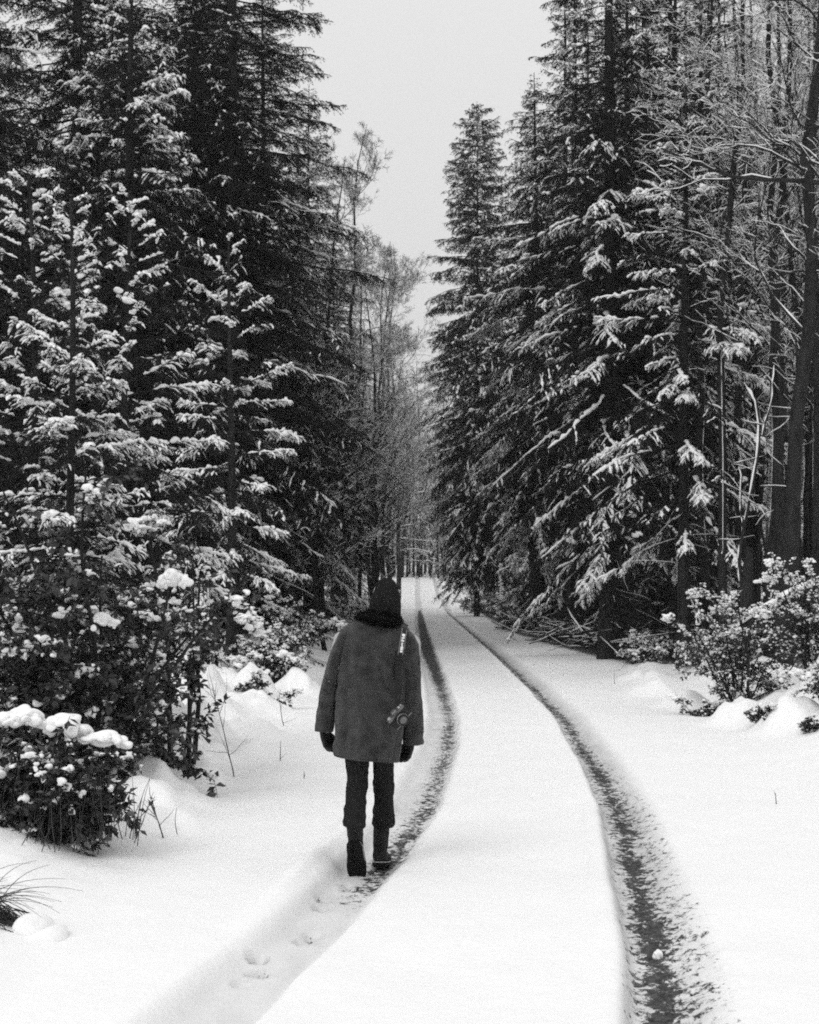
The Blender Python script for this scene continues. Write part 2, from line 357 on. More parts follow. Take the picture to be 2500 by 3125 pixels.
# ------------------------------------------------------------------ tree builders: each gives a dict part name -> mesh
def conifer(seed, H, R, zb, r0, res=1., dens=9., snow=.6, droop=.45, shape=.8, top_snow=1., young=False, dead=0, lean=0., side=1.0, snowr=1., fill=1., clump=0, low=1.):
    rng = np.random.default_rng(seed)
    gt, gc, gs = Geo(), Geo(), Geo()
    mt = 12; tz = np.linspace(0, 1, mt)
    ph = rng.random(2)*6.28
    TP = np.stack([lean*tz+.05*np.sin(tz*5+ph[0])*tz, .05*np.sin(tz*4+ph[1])*tz, tz*H], 1)[None]
    TR = (r0*(1-tz)**.8+.012)[None]; TR[0, 0] *= 1.35; TP[0, 0, 2] = -.3
    tubes(gt, TP, TR, k=14)
    n = int((H-zb)*dens); u = (np.arange(n)+rng.random(n))/n
    z0 = zb+(H-zb)*(1-u**1.02)*.99     # u: 0 at top .. 1 at base of crown
    az = np.arange(n)*2.399+rng.normal(size=n)*.5
    L = R*(u**shape)*rng.uniform(.72, 1.08, n)*(1-(.22 if young else .40)*sstep(.70, 1, u))+.06*R*.3+.12
    L *= 1+.22*np.sin(az*2+seed)+ .12*np.sin(az*3+seed*2+z0)
    a = np.where(young, .75-.9*u, .45-.75*u)+rng.normal(size=n)*.10
    b = droop*(.45+.75*u)*rng.uniform(.7, 1.3, n); c = .30*b+.05
    P0, _ = lerpchain(TP, np.zeros(n, int), z0/H)
    P0[:, 2] = z0
    s = np.linspace(0, 1, 8)
    azc = az[:, None]+rng.normal(size=(n, 1))*.25*s[None]**1.5
    hx = np.stack([np.cos(azc), np.sin(azc)], -1)
    BP = np.empty((n, 8, 3)); BP[..., :2] = P0[:, None, :2]+hx*(L[:, None]*s)[..., None]
    BP[..., 2] = P0[:, None, 2]+L[:, None]*(a[:, None]*s-b[:, None]*s**2+c[:, None]*s**3)
    BP[:, 1:] += rng.normal(size=(n, 7, 3))*.012*L[:, None, None]
    BR = (.006+.009*L)[:, None]*(1-.85*s)[None]
    tubes(gc, BP, BR, k=4, m=1)
    # secondary twigs to both sides
    sp2 = .085*res**.5/fill
    c2 = np.maximum(4, (L/sp2*2.0)).astype(int); i2 = np.repeat(np.arange(n), c2)
    s2 = .10+.90*rng.random(len(i2))**.85
    p, t = lerpchain(BP, i2, s2); sd = np.where(rng.random(len(i2)) < .5, -1., 1.)
    L2 = (.10+.30*np.sqrt(np.clip(1-s2, 0, 1)))*L[i2]**.75*rng.uniform(.6, 1.15, len(i2))*np.where(young, .9, .8)
    L2 *= sstep(0, .25, s2)*.5+.5
    hs = norm(np.cross(t, [0, 0, 1.])); an = rng.uniform(.55, 1.05, len(i2))
    d = t*np.cos(an)[:, None]+hs*(sd*np.sin(an))[:, None]; d[:, 2] -= rng.uniform(.0, .45, len(i2))*(.3+droop)
    d = norm(d)
    q = np.linspace(0, 1, 4)
    P2 = p[:, None]+d[:, None]*(L2[:, None]*q)[..., None]; P2[..., 2] -= (L2[:, None]*q**2)*(.15+.45*droop)*rng.uniform(.3, 1.3, (len(i2), 1))
    P2[:, 1:] += rng.normal(size=(len(i2), 3, 3))*.02*L2[:, None, None]
    tubes(gc, P2, .0045*np.ones(len(i2))[:, None]*(1-.6*q)[None]*res**.5, k=3, m=1)
    # tertiary sprays
    sp3 = .10*res**.6
    c3 = np.maximum(0, np.round(L2/sp3*1.5)).astype(int); i3 = np.repeat(np.arange(len(i2)), c3)
    s3 = .15+.8*rng.random(len(i3)); p3, t3 = lerpchain(P2, i3, s3); sd3 = np.where(rng.random(len(i3)) < .5, -1., 1.)
    hs3 = norm(np.cross(t3, [0, 0, 1.])+1e-6); an3 = rng.uniform(.5, 1.0, len(i3))
    d3 = t3*np.cos(an3)[:, None]+hs3*(sd3*np.sin(an3))[:, None]; d3[:, 2] -= rng.uniform(.0, .9, len(i3))*droop*1.4; d3 = norm(d3)
    L3 = (.07+.30*(1-s3)*L2[i3])*rng.uniform(.7, 1.2, len(i3))*(1+.3*(res-1))
    q3 = np.linspace(0, 1, 3)
    P3 = p3[:, None]+d3[:, None]*(L3[:, None]*q3)[..., None]; P3[..., 2] -= (L3[:, None]*q3**2)*.3
    nl, nw, sp = .030*res, .0125*res, .0165*res
    needles(gc, P2, L2, sp*.8, nl, nw, rng)
    needles(gc, P3, L3, sp, nl, nw, rng)
    Bo = np.stack([lerpchain(BP, np.arange(n), np.full(n, v))[0] for v in np.linspace(.45, 1, 6)], 1)
    needles(gc, Bo, L*.55, sp*.7, nl, nw, rng)
    # snow lies on what is open to the sky: the outer part of each branch
    bs = ((.12+1.55*rng.random(n)**1.3) if young else np.where(rng.random(n) < .42, rng.uniform(1.0, 2.1, n), rng.uniform(0, .45, n)))*snow; bs = bs*lerp(1., low, sstep(.22, .42, u))*np.where(u < .5, top_snow, 1)
    ex2 = sstep(.25, .8, s2)*bs[i2]; k2 = rng.random(len(i2)) < ex2
    r2 = (.012+.014*rng.random(k2.sum()))*snowr*res**.35
    snow_on(gs, P2[k2], r2, rng, lump=7)
    k3 = rng.random(len(i3)) < ex2[i3]*(.55 if young else .50)
    snow_on(gs, P3[k3], (.008+.012*rng.random(k3.sum()))*snowr*res**.35, rng, lump=4)
    kb = rng.random(n) < np.minimum(1, bs*1.1)
    nb = kb.sum(); Bs = np.stack([lerpchain(BP, np.arange(n)[kb], np.full(nb, v))[0] for v in np.linspace(.3, 1.0, 12)], 1)
    snow_on(gs, Bs, (.015+.008*L[kb]+.010*rng.random(nb))*snowr, rng, k=6, lump=22)
    if clump:
        ci = rng.integers(int(n*.15), n, clump); pc, _ = lerpchain(BP, ci, rng.uniform(.5, .95, clump)); ci = np.repeat(np.arange(clump), 4); clump *= 4; pc = pc[ci]+rng.normal(size=(clump, 3))*[.06, .06, .03]*snowr
        sz = rng.uniform(.02, .065, (clump, 1))*np.array([1.3, .9, .6])*snowr; pc[:, 2] += sz[:, 2]*.5
        blobs(gs, pc, sz*rng.uniform(.7, 1.3, (clump, 3)), rng, 1, rough=.4)
    if dead:
        zz = rng.uniform(.6, zb+1, dead); aa = rng.random(dead)*6.28
        D = np.stack([np.cos(aa), np.sin(aa), rng.uniform(-.45, .1, dead)], 1); Ld = rng.uniform(.4, 1.7, dead)*min(1, R/2.5)
        pp = np.stack([TP[0, 0, 0]+0*zz, 0*zz, zz], 1); Pd = growchains(pp, D, Ld, 5, .10, -.05, rng)
        tubes(gt, Pd, np.full((dead, 1), .010)*np.linspace(1, .25, 5)[None], k=3)
        j = np.repeat(np.arange(dead), 5); pd, td = lerpchain(Pd, j, rng.uniform(.2, 1, len(j)))
        Pe = growchains(pd, norm(td+rng.normal(size=td.shape)*.6), rng.uniform(.15, .5, len(j)), 4, .15, -.04, rng)
        tubes(gt, Pe, np.full((len(j), 1), .004)*np.linspace(1, .4, 4)[None], k=3)
        kk = rng.random(dead) < .22; snow_on(gs, Pd[kk], np.full(kk.sum(), .010), rng)
    parts = {'trunk': gt.mesh('trunk', M_BARK, True), 'crown': gc.mesh('crown', [M_NEEDLE_Y if young else M_NEEDLE, M_TWIG])}
    parts['snow_cover'] = gs.mesh('snow_cover', M_SNOW, True)
    return parts

def broadleaf(seed, H, r0, zb=3., limbs=26, kids=(9, 7, 5), spread=.5, snow=.8, lean=0., wob=.16, thick=1., plaster=0, droopy=0., smin=.0, snowr=1.):
    rng = np.random.default_rng(seed)
    gt, gc, gs = Geo(), Geo(), Geo()
    c = 14; q = np.linspace(0, 1, c)
    w = np.cumsum(rng.normal(size=(c, 2))*.085*H/12, 0); w -= w[0]
    TP = np.stack([lean*q**1.3+w[:, 0], w[:, 1], q*H-.3*(q == 0)], 1)[None]; TR = (r0*(1-q)**.85+.008)[None]; TR[0, 0] *= 1.25
    tubes(gt, TP, TR, k=14)
    def lay(P, R, k, g, keep=1.):
        tubes(g, P, R, k=k, m=0)
        T, _, _ = frames(P); hz = np.sqrt(np.clip(1-T[..., 2]**2, 0, 1))
        sel = (hz.mean(1) > .35) & (rng.random(len(P)) < snow*keep)
        Ps = P[sel].copy(); Rr = np.clip(R[sel]*.95, .0055*snowr, .05)*sstep(.25, .8, hz[sel])*rng.uniform(.6, 1.3, Ps.shape[:2])
        Ps[..., 2] += R[sel]*.75+Rr*.2
        tubes(gs, Ps, Rr, k=4, h=.9)
    s = zb/H+(1-zb/H)*np.sort(rng.random(limbs))**.9*.98; idx = np.zeros(limbs, int)
    p, t = lerpchain(TP, idx, s); az = np.arange(limbs)*2.4+rng.normal(size=limbs)*.5
    e = rng.uniform(.25, 1.1, limbs)-droopy; D = np.stack([np.cos(az)*np.cos(e), np.sin(az)*np.cos(e), np.sin(e)], 1)
    L = H*spread*(1.05-s)**.7*rng.uniform(.5, 1.0, limbs)+.4
    R0 = np.interp(s, q, TR[0])*rng.uniform(.35, .6, limbs)*thick
    P = growchains(p, D, L, 9, wob, .02, rng); R = R0[:, None]*np.linspace(1, .25, 9)[None]
    lay(P, R, 7, gc)
    for lv, kd in enumerate(kids):
        n = len(P); idx = np.repeat(np.arange(n), kd); s = rng.uniform(.15, 1, len(idx))
        p, t = lerpchain(P, idx, s); pr = norm(np.cross(t, rng.normal(size=t.shape))); an = rng.uniform(.35, 1.0, len(idx))[:, None]
        D = t*np.cos(an)+pr*np.sin(an)+np.array([0, 0, .15-.25*droopy])
        L2 = L[idx]*rng.uniform(.28, .55, len(idx))*(1.1-.5*s); L2 = np.maximum(L2, .18)
        cc = 6 if lv == 0 else 4
        Rn = np.maximum(np.interp(s, [0, 1], [1, .3])*R[idx, 0]*.55, max(.0028, smin))
        P = growchains(p, D, L2, cc, wob*1.1, .03-.06*droopy, rng); R = Rn[:, None]*np.linspace(1, .4, cc)[None]; L = L2
        lay(P, R, 4 if lv == 0 else 3, gc, (1, .8, .55)[lv])
    if plaster:  # snow blown against one side of the trunk, in broken streaks
        for k in range(plaster):
            a0 = rng.uniform(0, .75); l = rng.uniform(.05, .2); ss = np.linspace(a0, min(a0+l, .95), 8)
            pp, _ = lerpchain(TP, np.zeros(8, int), ss); rr = np.interp(ss, q, TR[0]); ang = rng.normal()*.25+3.6
            pp = pp+np.stack([np.cos(ang)*rr, np.sin(ang)*rr, 0*rr], 1); snow_on(gs, pp[None], np.array([r0*.05+.005]), rng, k=5, off=0)
    return {'trunk': gt.mesh('trunk', M_BARKG, True), 'crown': gc.mesh('crown', M_TWIG), 'snow_cover': gs.mesh('snow_cover', M_SNOW, True)}

def leafy(seed, H, R, stems=9, kids=9, leaves=9, ls=.055, snow=.4, base=.15, pill=(), stalks=0, spread=1., clump=14, csz=.07, low=0.):
    """evergreen shrub with glossy leaves, snow caught on it"""
    rng = np.random.default_rng(seed); gt, gl, gs = Geo(), Geo(), Geo()
    az = rng.random(stems)*6.28; rr = R*.22*rng.random(stems)
    P0 = np.stack([rr*np.cos(az), rr*np.sin(az), -.1+0*az], 1)
    tl = rng.uniform(.25, 1., stems)*spread*R/H*1.1; D = np.stack([np.cos(az)*tl, np.sin(az)*tl, 1+0*az], 1)
    L = H*rng.uniform(.6, 1.2, stems)*np.sqrt(1+tl**2)*(1-.28*np.clip(tl*H/R, 0, 1))
    P = growchains(P0, D, L, 9, .10, .0, rng); Rr = (.008+.007*H)*np.linspace(1, .3, 9)[None]*rng.uniform(.7, 1.2, (stems, 1))
    tubes(gt, P, Rr, k=6)
    i1 = np.repeat(np.arange(stems), kids); s = rng.uniform(base/H+low, 1, len(i1)); p, t = lerpchain(P, i1, s)
    d = norm(t*.5+rng.normal(size=t.shape)*[1, 1, .35]); L1 = R*rng.uniform(.25, .7, len(i1))*(1.15-.5*s)
    P1 = growchains(p, d, L1, 6, .14, -.03, rng); tubes(gt, P1, np.full((len(i1), 1), .006)*np.linspace(1, .5, 6)[None], k=3)
    i2 = np.repeat(np.arange(len(i1)), 4); p, t = lerpchain(P1, i2, rng.uniform(.2, 1, len(i2)))
    P2 = growchains(p, norm(t+rng.normal(size=t.shape)*.7), rng.uniform(.10, .30, len(i2))*R, 4, .12, -.03, rng)
    tubes(gt, P2, np.full((len(i2), 1), .003)*np.linspace(1, .6, 4)[None], k=3)
    def leaf(Pc, per):
        i = np.repeat(np.arange(len(Pc)), per); p, t = lerpchain(Pc, i, rng.uniform(.15, 1, len(i)))
        d = norm(t*.5+rng.normal(size=t.shape)*[1, 1, .6]+[0, 0, -.25]); sd = norm(np.cross(d, rng.normal(size=d.shape)*.5+[0, 0, 1.])); up = np.cross(sd, d)
        l = ls*rng.uniform(.6, 1.3, (len(i), 1)); w = l*rng.uniform(.22, .34, (len(i), 1))
        b = p; tp = p+d*l-up*l*.12; c = p+d*l*.5-up*w*.25; lf = p+d*l*.5+sd*w+up*w*.25; rt = p+d*l*.5-sd*w+up*w*.25
        V = np.stack([b, c, tp, lf, rt], 1); k = (np.arange(len(i))*5)[:, None]
        T = np.concatenate([k+np.array([[0, 3, 1]]), k+np.array([[1, 3, 2]]), k+np.array([[0, 1, 4]]), k+np.array([[1, 2, 4]])], 0)
        gl.add(V, T=T)
        ctr = c; rad = np.linalg.norm(ctr[:, :2], axis=1); topz = H*np.sqrt(np.clip(1.08-(rad/(R*1.15))**2, .04, 1.1))
        ex = sstep(.25, 1.0, ctr[:, 2]/topz)*.75+.2
        cl = fbm(ctr[:, 0]*5/R+seed, ctr[:, 2]*5/R, seed)       # snow gathers in patches
        kp = rng.random(len(i)) < snow*ex*sstep(.38, .62, cl)*2.2
        n = kp.sum(); cc_ = np.repeat(ctr[kp], 2, 0); cc_ = cc_+rng.normal(size=cc_.shape)*ls*[.3, .3, .18]; n = len(cc_); sz = (ls*rng.uniform(.10, .36, (n, 1)))*np.array([1.2, .8, .75])*rng.uniform(.6, 1.5, (n, 3))
        blobs(gs, cc_+[0, 0, ls*.10], sz, rng, 1, rough=.6)
        return ctr[rng.random(len(i)) < .5], ex
    ctr, _ = leaf(P2, leaves); leaf(P1, leaves)
    if clump:
        rad = np.linalg.norm(ctr[:, :2], axis=1); sc = ctr[:, 2]/(H*np.sqrt(np.clip(1.08-(rad/(R*1.15))**2, .04, 1.1)))+rng.random(len(ctr))*.7
        o = np.argsort(-sc)[:clump*6]; o = rng.choice(o, min(clump, len(o)), False)
        for c0 in ctr[o]:
            k = 7; cc = c0+rng.normal(size=(k, 3))*csz*[1.0, .8, .45]; blobs(gs, cc+[0, 0, csz*.3], csz*rng.uniform(.3, .8, (k, 1))*np.array([1.2, .9, .6])*rng.uniform(.6, 1.4, (k, 3)), rng, 2, rough=.42)
    for (x, y, z, a, b, c) in pill:
        u = rng.normal(size=(26, 3)); u[:, 2] = -np.abs(u[:, 2])*.4; q_ = u*[a*.48, b*.48, c*.7]; q_[:, 2] -= (q_[:, 0]/a)**2*c*.5
        blobs(gs, np.array([[x, y, z]])+q_, np.array([[a, b, c]])*rng.uniform(.18, .5, (26, 1))*rng.uniform(.7, 1.3, (26, 3)), rng, 2, rough=.3)
        blobs(gs, np.array([[x, y, z-c*.2]]), np.array([[a, b, c]])*.72, rng, 3, rough=.3)
    if H < .6 and gs.n:
        gl.V += gs.V; gl.T += [(t_+gl.n, 1) for t_, _ in gs.T]; gl.n += gs.n
        parts = {'stem': gt.mesh('stem', M_TWIG, True), 'foliage': gl.mesh('foliage', [M_LEAF, M_SNOW])}
    else: parts = {'stem': gt.mesh('stem', M_TWIG, True), 'foliage': gl.mesh('foliage', M_LEAF), 'snow_cover': gs.mesh('snow_cover', M_SNOW, True)}
    if stalks:
        g = Geo(); p = np.stack([rng.normal(size=stalks)*R*.45, rng.normal(size=stalks)*R*.3-R*.25, 0*np.zeros(stalks)-.03], 1)
        D = rng.normal(size=(stalks, 3))*[.25, .25, 0]+[0, 0, 1]; Pd = growchains(p, D, rng.uniform(.15, .5, stalks), 6, .08, -.04, rng)
        tubes(g, Pd, np.full((stalks, 1), .0035)*np.linspace(1, .4, 6)[None], k=3); parts['dead_stalks'] = g.mesh('dead_stalks', M_DEAD)
    return parts

def thing(name, parts, x, y, label, cat, group=None, sc=1., rz=0., z=None, sz=None, tilt=0.):
    e = link(name, None); e.location = (x, y, gz(x, y) if z is None else z); e.rotation_euler = (0, tilt, rz); e.scale = (sc, sc, sz or sc)
    tag(e, label, cat, group)
    for pn, me in parts.items(): link(pn, me, e)
    return e

# ------------------------------------------------------------------ the trees
SPR = {}
SPR['edge'] = conifer(11, 21, 3.7, 2.6, .24, res=1.5, dens=14, snow=.40, droop=.50, dead=60, clump=25, snowr=1.25)
SPR['edge2'] = conifer(12, 22, 4.3, 4.9, .24, res=1.8, dens=14, snow=.40, droop=.55, dead=40, clump=25, snowr=1.3)
SPR['low'] = conifer(13, 13, 3.6, .5, .17, res=1.7, dens=14, snow=.42, droop=.55, clump=20, snowr=1.3)
SPR['tall'] = conifer(14, 24, 3.8, 3.2, .20, res=1.7, dens=20, snow=.42, low=.35, droop=.40, dead=60, top_snow=.8, snowr=1.)
SPR['inner'] = conifer(15, 22, 2.8, 5.0, .17, res=2.1, dens=10, snow=.35, droop=.45, dead=110)
SPR['spire'] = conifer(16, 29, 3.0, 2.2, .13, res=3.0, dens=30, snow=.25, droop=.6, shape=.42, snowr=1.4)
SPR['fore'] = conifer(17, 11.9, 2.6, 2.4, .12, res=1.3, dens=12, snow=.85, droop=.42, dead=60, shape=.85, snowr=1.15, clump=22)
SPR['heavy'] = conifer(18, 15, 3.5, 1.0, .18, res=1.5, dens=17, snow=.5, droop=.55, snowr=1.3, clump=40, low=.12)
YG = {}
YG['a'] = conifer(21, 5.3, 1.2, .5, .04, res=.85, dens=20, snow=.85, droop=.34, young=True, shape=.85, snowr=.95, clump=7)
YG['b'] = conifer(22, 5.0, 1.05, .5, .04, res=.85, dens=18, snow=.85, droop=.30, young=True, shape=.9, snowr=.95, clump=6)
YG['c'] = conifer(23, 7.8, 1.65, 1.3, .09, res=1.0, dens=10, snow=1.35, droop=.35, young=True, shape=.8, snowr=1.1, clump=14)
BR = {}
BR['a'] = broadleaf(31, 19, .135, 5., 30, (8, 5, 3), .24, thick=.62, wob=.2, snow=.6)
BR['b'] = broadleaf(32, 17, .10, 3.5, 28, (8, 5, 3), .27, plaster=3, wob=.22, thick=.7, snow=.55)
BR['c'] = broadleaf(33, 20, .13, 5, 28, (7, 5, 2), .30, plaster=3, thick=.8, wob=.2, snow=.55)
BR['e'] = broadleaf(35, 18, .12, 2.5, 30, (8, 6, 5), .34, snow=.8, thick=.75, wob=.2, smin=.0055, snowr=1.3)
BR['f'] = broadleaf(36, 18, .085, 6.5, 16, (7, 5, 4), .20, snow=.6, plaster=2, thick=.7, wob=.2)
BR['d'] = broadleaf(34, 10, .055, 1.2, 24, (7, 5, 4), .33, snow=.7, wob=.14)

EDGE_R = 'spruces along the right edge of the track'; EDGE_L = 'spruces along the left edge of the track'
# prominent right-hand spruces
thing('spruce_tree', SPR['edge'], 4.75, 36, 'tall dark spruce whose crown leaves the top of the picture right of the sky gap', 'tree', EDGE_R, rz=.4)
thing('spruce_tree', SPR['fore'], 5.42, 30, 'slender snowy spruce standing in front of the tall dark spruce on the right', 'tree', rz=1.1)
thing('spruce_tree', SPR['edge2'], 5.1, 47, 'wide drooping spruce just beyond the tall dark spruce on the right', 'tree', EDGE_R, rz=2.2, sc=.95)
thing('spruce_tree', SPR['edge2'], 4.95, 60, 'spruce on the right whose branches reach out over the track', 'tree', EDGE_R, rz=4.0, sc=1.0)
thing('spruce_tree', SPR['spire'], 3.9, 88, 'pale narrow spruce spire rising against the sky right of the gap', 'tree', rz=1.0, sc=1.03)
thing('spruce_tree', SPR['edge'], 5.3, 98, 'far right spruce below the pale spire', 'tree', EDGE_R, rz=5.2, sc=.93)
thing('spruce_tree', SPR['low'], 6.4, 72, 'low broad spruce with drooping skirt over the far right verge', 'tree', EDGE_R, rz=.9, sc=1.0)
thing('spruce_tree', SPR['inner'], 5.9, 41, 'straight dark trunk behind the small heap of dead branches', 'tree', EDGE_R, rz=2.9, sc=.9)
thing('spruce_tree', SPR['inner'], 6.1, 52, 'straight dark trunk behind the long brush pile', 'tree', EDGE_R, rz=3.9, sc=.95)
thing('spruce_tree', SPR['edge2'], 6.2, 122, 'farthest spruce on the right side of the track', 'tree', EDGE_R, rz=3.1, sc=.9)
# prominent left-hand spruces
thing('spruce_tree', SPR['tall'], -4.45, 38, 'tall spruce with a straight dark trunk left of the sky gap', 'tree', EDGE_L, rz=.2)
thing('spruce_tree', SPR['heavy'], -5.5, 30, 'snow laden spruce left of the tall straight trunk', 'tree', rz=.7, sc=.97)
thing('spruce_tree', SPR['heavy'], -7.6, 27, 'snow laden spruce at the left edge of the picture', 'tree', rz=3.4, sc=1.06)
thing('spruce_tree', SPR['heavy'], -6.9, 35, 'dark spruce half hidden between the two snow laden ones on the left', 'tree', rz=5.0, sc=1.0)
thing('spruce_tree', SPR['inner'], -2.9, 47, 'dark trunked spruce left of the hat', 'tree', EDGE_L, rz=.5, sc=.5)
thing('spruce_tree', SPR['inner'], -3.0, 64, 'thin dark spruce trunk second to the left of the hat', 'tree', EDGE_L, rz=1.5, sc=.58)
thing('spruce_tree', SPR['inner'], -2.3, 70, 'thin dark spruce trunk nearest to the left of the hat', 'tree', EDGE_L, rz=2.5, sc=.55)
thing('spruce_tree', SPR['low'], -4.3, 50, 'dark low spruce behind the tall straight trunk on the left', 'tree', EDGE_L, rz=2.0, sc=.9)
# young snowy spruces, left foreground
thing('young_spruce', YG['a'], -3.48, 14.0, 'young spruce thick with snow, its leader topmost at the left edge', 'tree', rz=.3)
thing('young_spruce', YG['b'], -2.98, 13.3, 'young snowy spruce with a bare whip for a leader', 'tree', rz=2.3, sc=.98)
thing('young_spruce', YG['a'], -2.85, 15.3, 'young snowy spruce with arms spread wide, right of the two at the left edge', 'tree', rz=4.1, sc=1.0)
thing('young_spruce', YG['b'], -4.3, 12.6, 'young snowy spruce cut off by the left picture edge', 'tree', rz=5.0, sc=.9)
thing('young_spruce', YG['c'], -3.05, 26, 'slender snowy spruce with a thin dark stem standing on the snowy bank', 'tree', rz=1.9, sc=.92)
# bare trees
G_B = 'bare snowy trees in the wood on the right'
thing('bare_tree', BR['a'], 6.1, 25.0, 'thick bare trunk forking high up near the right edge', 'tree', rz=.5, sc=1.0)
thing('bare_tree', BR['b'], 6.95, 26, 'bare trunk leaning at the very right edge', 'tree', rz=2.0, sc=1.1, tilt=-.03)
thing('bare_tree', BR['c'], 6.5, 20.5, 'bare tree outside the right edge reaching snowy limbs into the picture', 'tree', rz=3.3, sc=1.0)
thing('bare_tree', BR['f'], 5.95, 29, 'slim dark bare stem close left of the thick forked trunk', 'tree', rz=1.3, sc=1.0)
thing('bare_tree', BR['b'], 7.1, 32, 'slim dark bare trunk between the thick forked one and the right edge', 'tree', rz=4.3, sc=1.0)
thing('bare_tree', BR['f'], 6.6, 34, 'slender bare stem behind the broken snag', 'tree', rz=2.3, sc=1.05)
thing('bare_tree', BR['e'], -2.6, 57, 'bare tree rising into the sky gap left of the track', 'tree', rz=.8, sc=1.05)
thing('bare_tree', BR['e'], -2.1, 84, 'smaller bare tree beyond it in the sky gap', 'tree', rz=3.8, sc=1.15)
thing('bare_tree', BR['e'], -2.7, 48, 'bare twiggy tree filling the gap right of the tall straight spruce', 'tree', rz=1.7, sc=.85)
thing('bare_tree', BR['e'], -1.9, 75, 'dense bare tree low in the sky gap left of the track', 'tree', rz=.6, sc=1.0)
thing('bare_tree', BR['e'], -1.2, 112, 'slight bare tree where the track climbs away', 'tree', rz=2.6, sc=1.5)
thing('bare_tree', BR['d'], -2.2, 40, 'thin bare tree bending snowy twigs towards the track above the hat', 'tree', rz=3.9, sc=1.0, tilt=.10)
thing('bare_tree', BR['e'], -1.7, 68, 'bare tree with crooked snowy twigs over the left verge beyond the hat', 'tree', rz=5.5, sc=.9)
thing('bare_tree', BR['e'], -1.4, 98, 'tall bare tree farthest along the left verge in the sky gap', 'tree', rz=2.5, sc=1.35)
thing('bare_tree', BR['e'], -.95, 128, 'tall bare tree closing the sky gap where the track climbs', 'tree', rz=4.4, sc=1.6)
thing('bare_tree', BR['d'], -1.9, 76, 'pale thin birch stem just above the hat', 'tree', rz=1.2, sc=1.2)
rng = np.random.default_rng(5)
def scatter(name, variants, pts, label, cat, group, smin=.85, smax=1.15):
    for i, (x, y) in enumerate(pts):
        thing(name, variants[i % len(variants)], x, y, label, cat, group, sc=rng.uniform(smin, smax), rz=rng.random()*6.28)
pr = []
for i in range(64):
    y = 27+ (i/64)**1.4*90; x = y*rng.uniform(.19, .31)+rng.uniform(0, 1.2)
    if x < 6.5: x += 2
    pr.append((x, y))
scatter('bare_tree', [BR['f'], BR['b'], BR['f'], BR['a'], BR['f'], BR['c']], pr, 'bare snowy tree standing in the wood behind the right edge trees', 'tree', G_B)
pi = [(7.3, 38), (8.1, 41), (6.6, 43), (7.2, 48), (9.2, 45), (8.3, 53), (6.9, 57), (10.2, 52), (9.3, 62), (7.4, 66), (11.5, 60), (8.6, 74), (12.5, 72), (7.3, 84), (10.5, 88), (8, 100), (6.4, 36.5), (6.9, 33), (7.9, 35), (6.3, 46.5), (7.6, 44), (8.7, 48), (5.6, 55), (6.3, 61), (7.9, 58), (5.7, 66), (6.6, 71), (5.9, 79), (9.6, 68)]
pi = [(x, y) for x, y in pi if x/y < .205]
scatter('plantation_spruce', [SPR['inner']], pi, 'thin straight spruce trunk in the dark stand behind the right edge spruces', 'tree', 'spruces of the dark stand on the right', .8, 1.1)
pr2 = [(8.6, 50), (9.6, 56), (8.8, 64), (10.8, 66), (10, 78), (8.5, 90), (12.5, 80), (7.5, 104), (7.4, 46)]
scatter('spruce_tree', [SPR['low']], pr2, 'low dark spruce deep under the stand on the right', 'tree', 'low dark spruces deep in the right stand', .8, 1.05)
pl = [(-7.9, 36), (-10.5, 33), (-6.2, 44), (-8.5, 42), (-11, 40), (-6.5, 47), (-9.5, 52), (-13, 48), (-5.6, 58), (-8, 62), (-12, 60), (-16, 58), (-4.8, 72), (-7.5, 76), (-4.4, 88), (-7, 95), (-4.6, 108), (-11, 84), (-17, 75)]
scatter('spruce_tree', [SPR['tall'], SPR['heavy'], SPR['tall']], pl, 'dark spruce deep in the stand behind the left edge trees', 'tree', 'spruces of the dark stand on the left', .85, 1.15)
pf = [(-5, 118), (-2.5, 135), (-6, 140), (6, 140), (9, 128), (8.5, 155), (-4, 160), (13, 110), (16, 140), (-3.5, 172), (-1, 176), (1.2, 182), (4, 174), (6.5, 178), (9, 172), (-7, 175), (2.6, 190), (-2, 192), (5, 188)]
scatter('bare_tree', [BR['e'], BR['a'], BR['e']], pf, 'distant bare snowy tree at the far end of the track', 'tree', 'far bare trees at the end of the track', .9, 1.2)

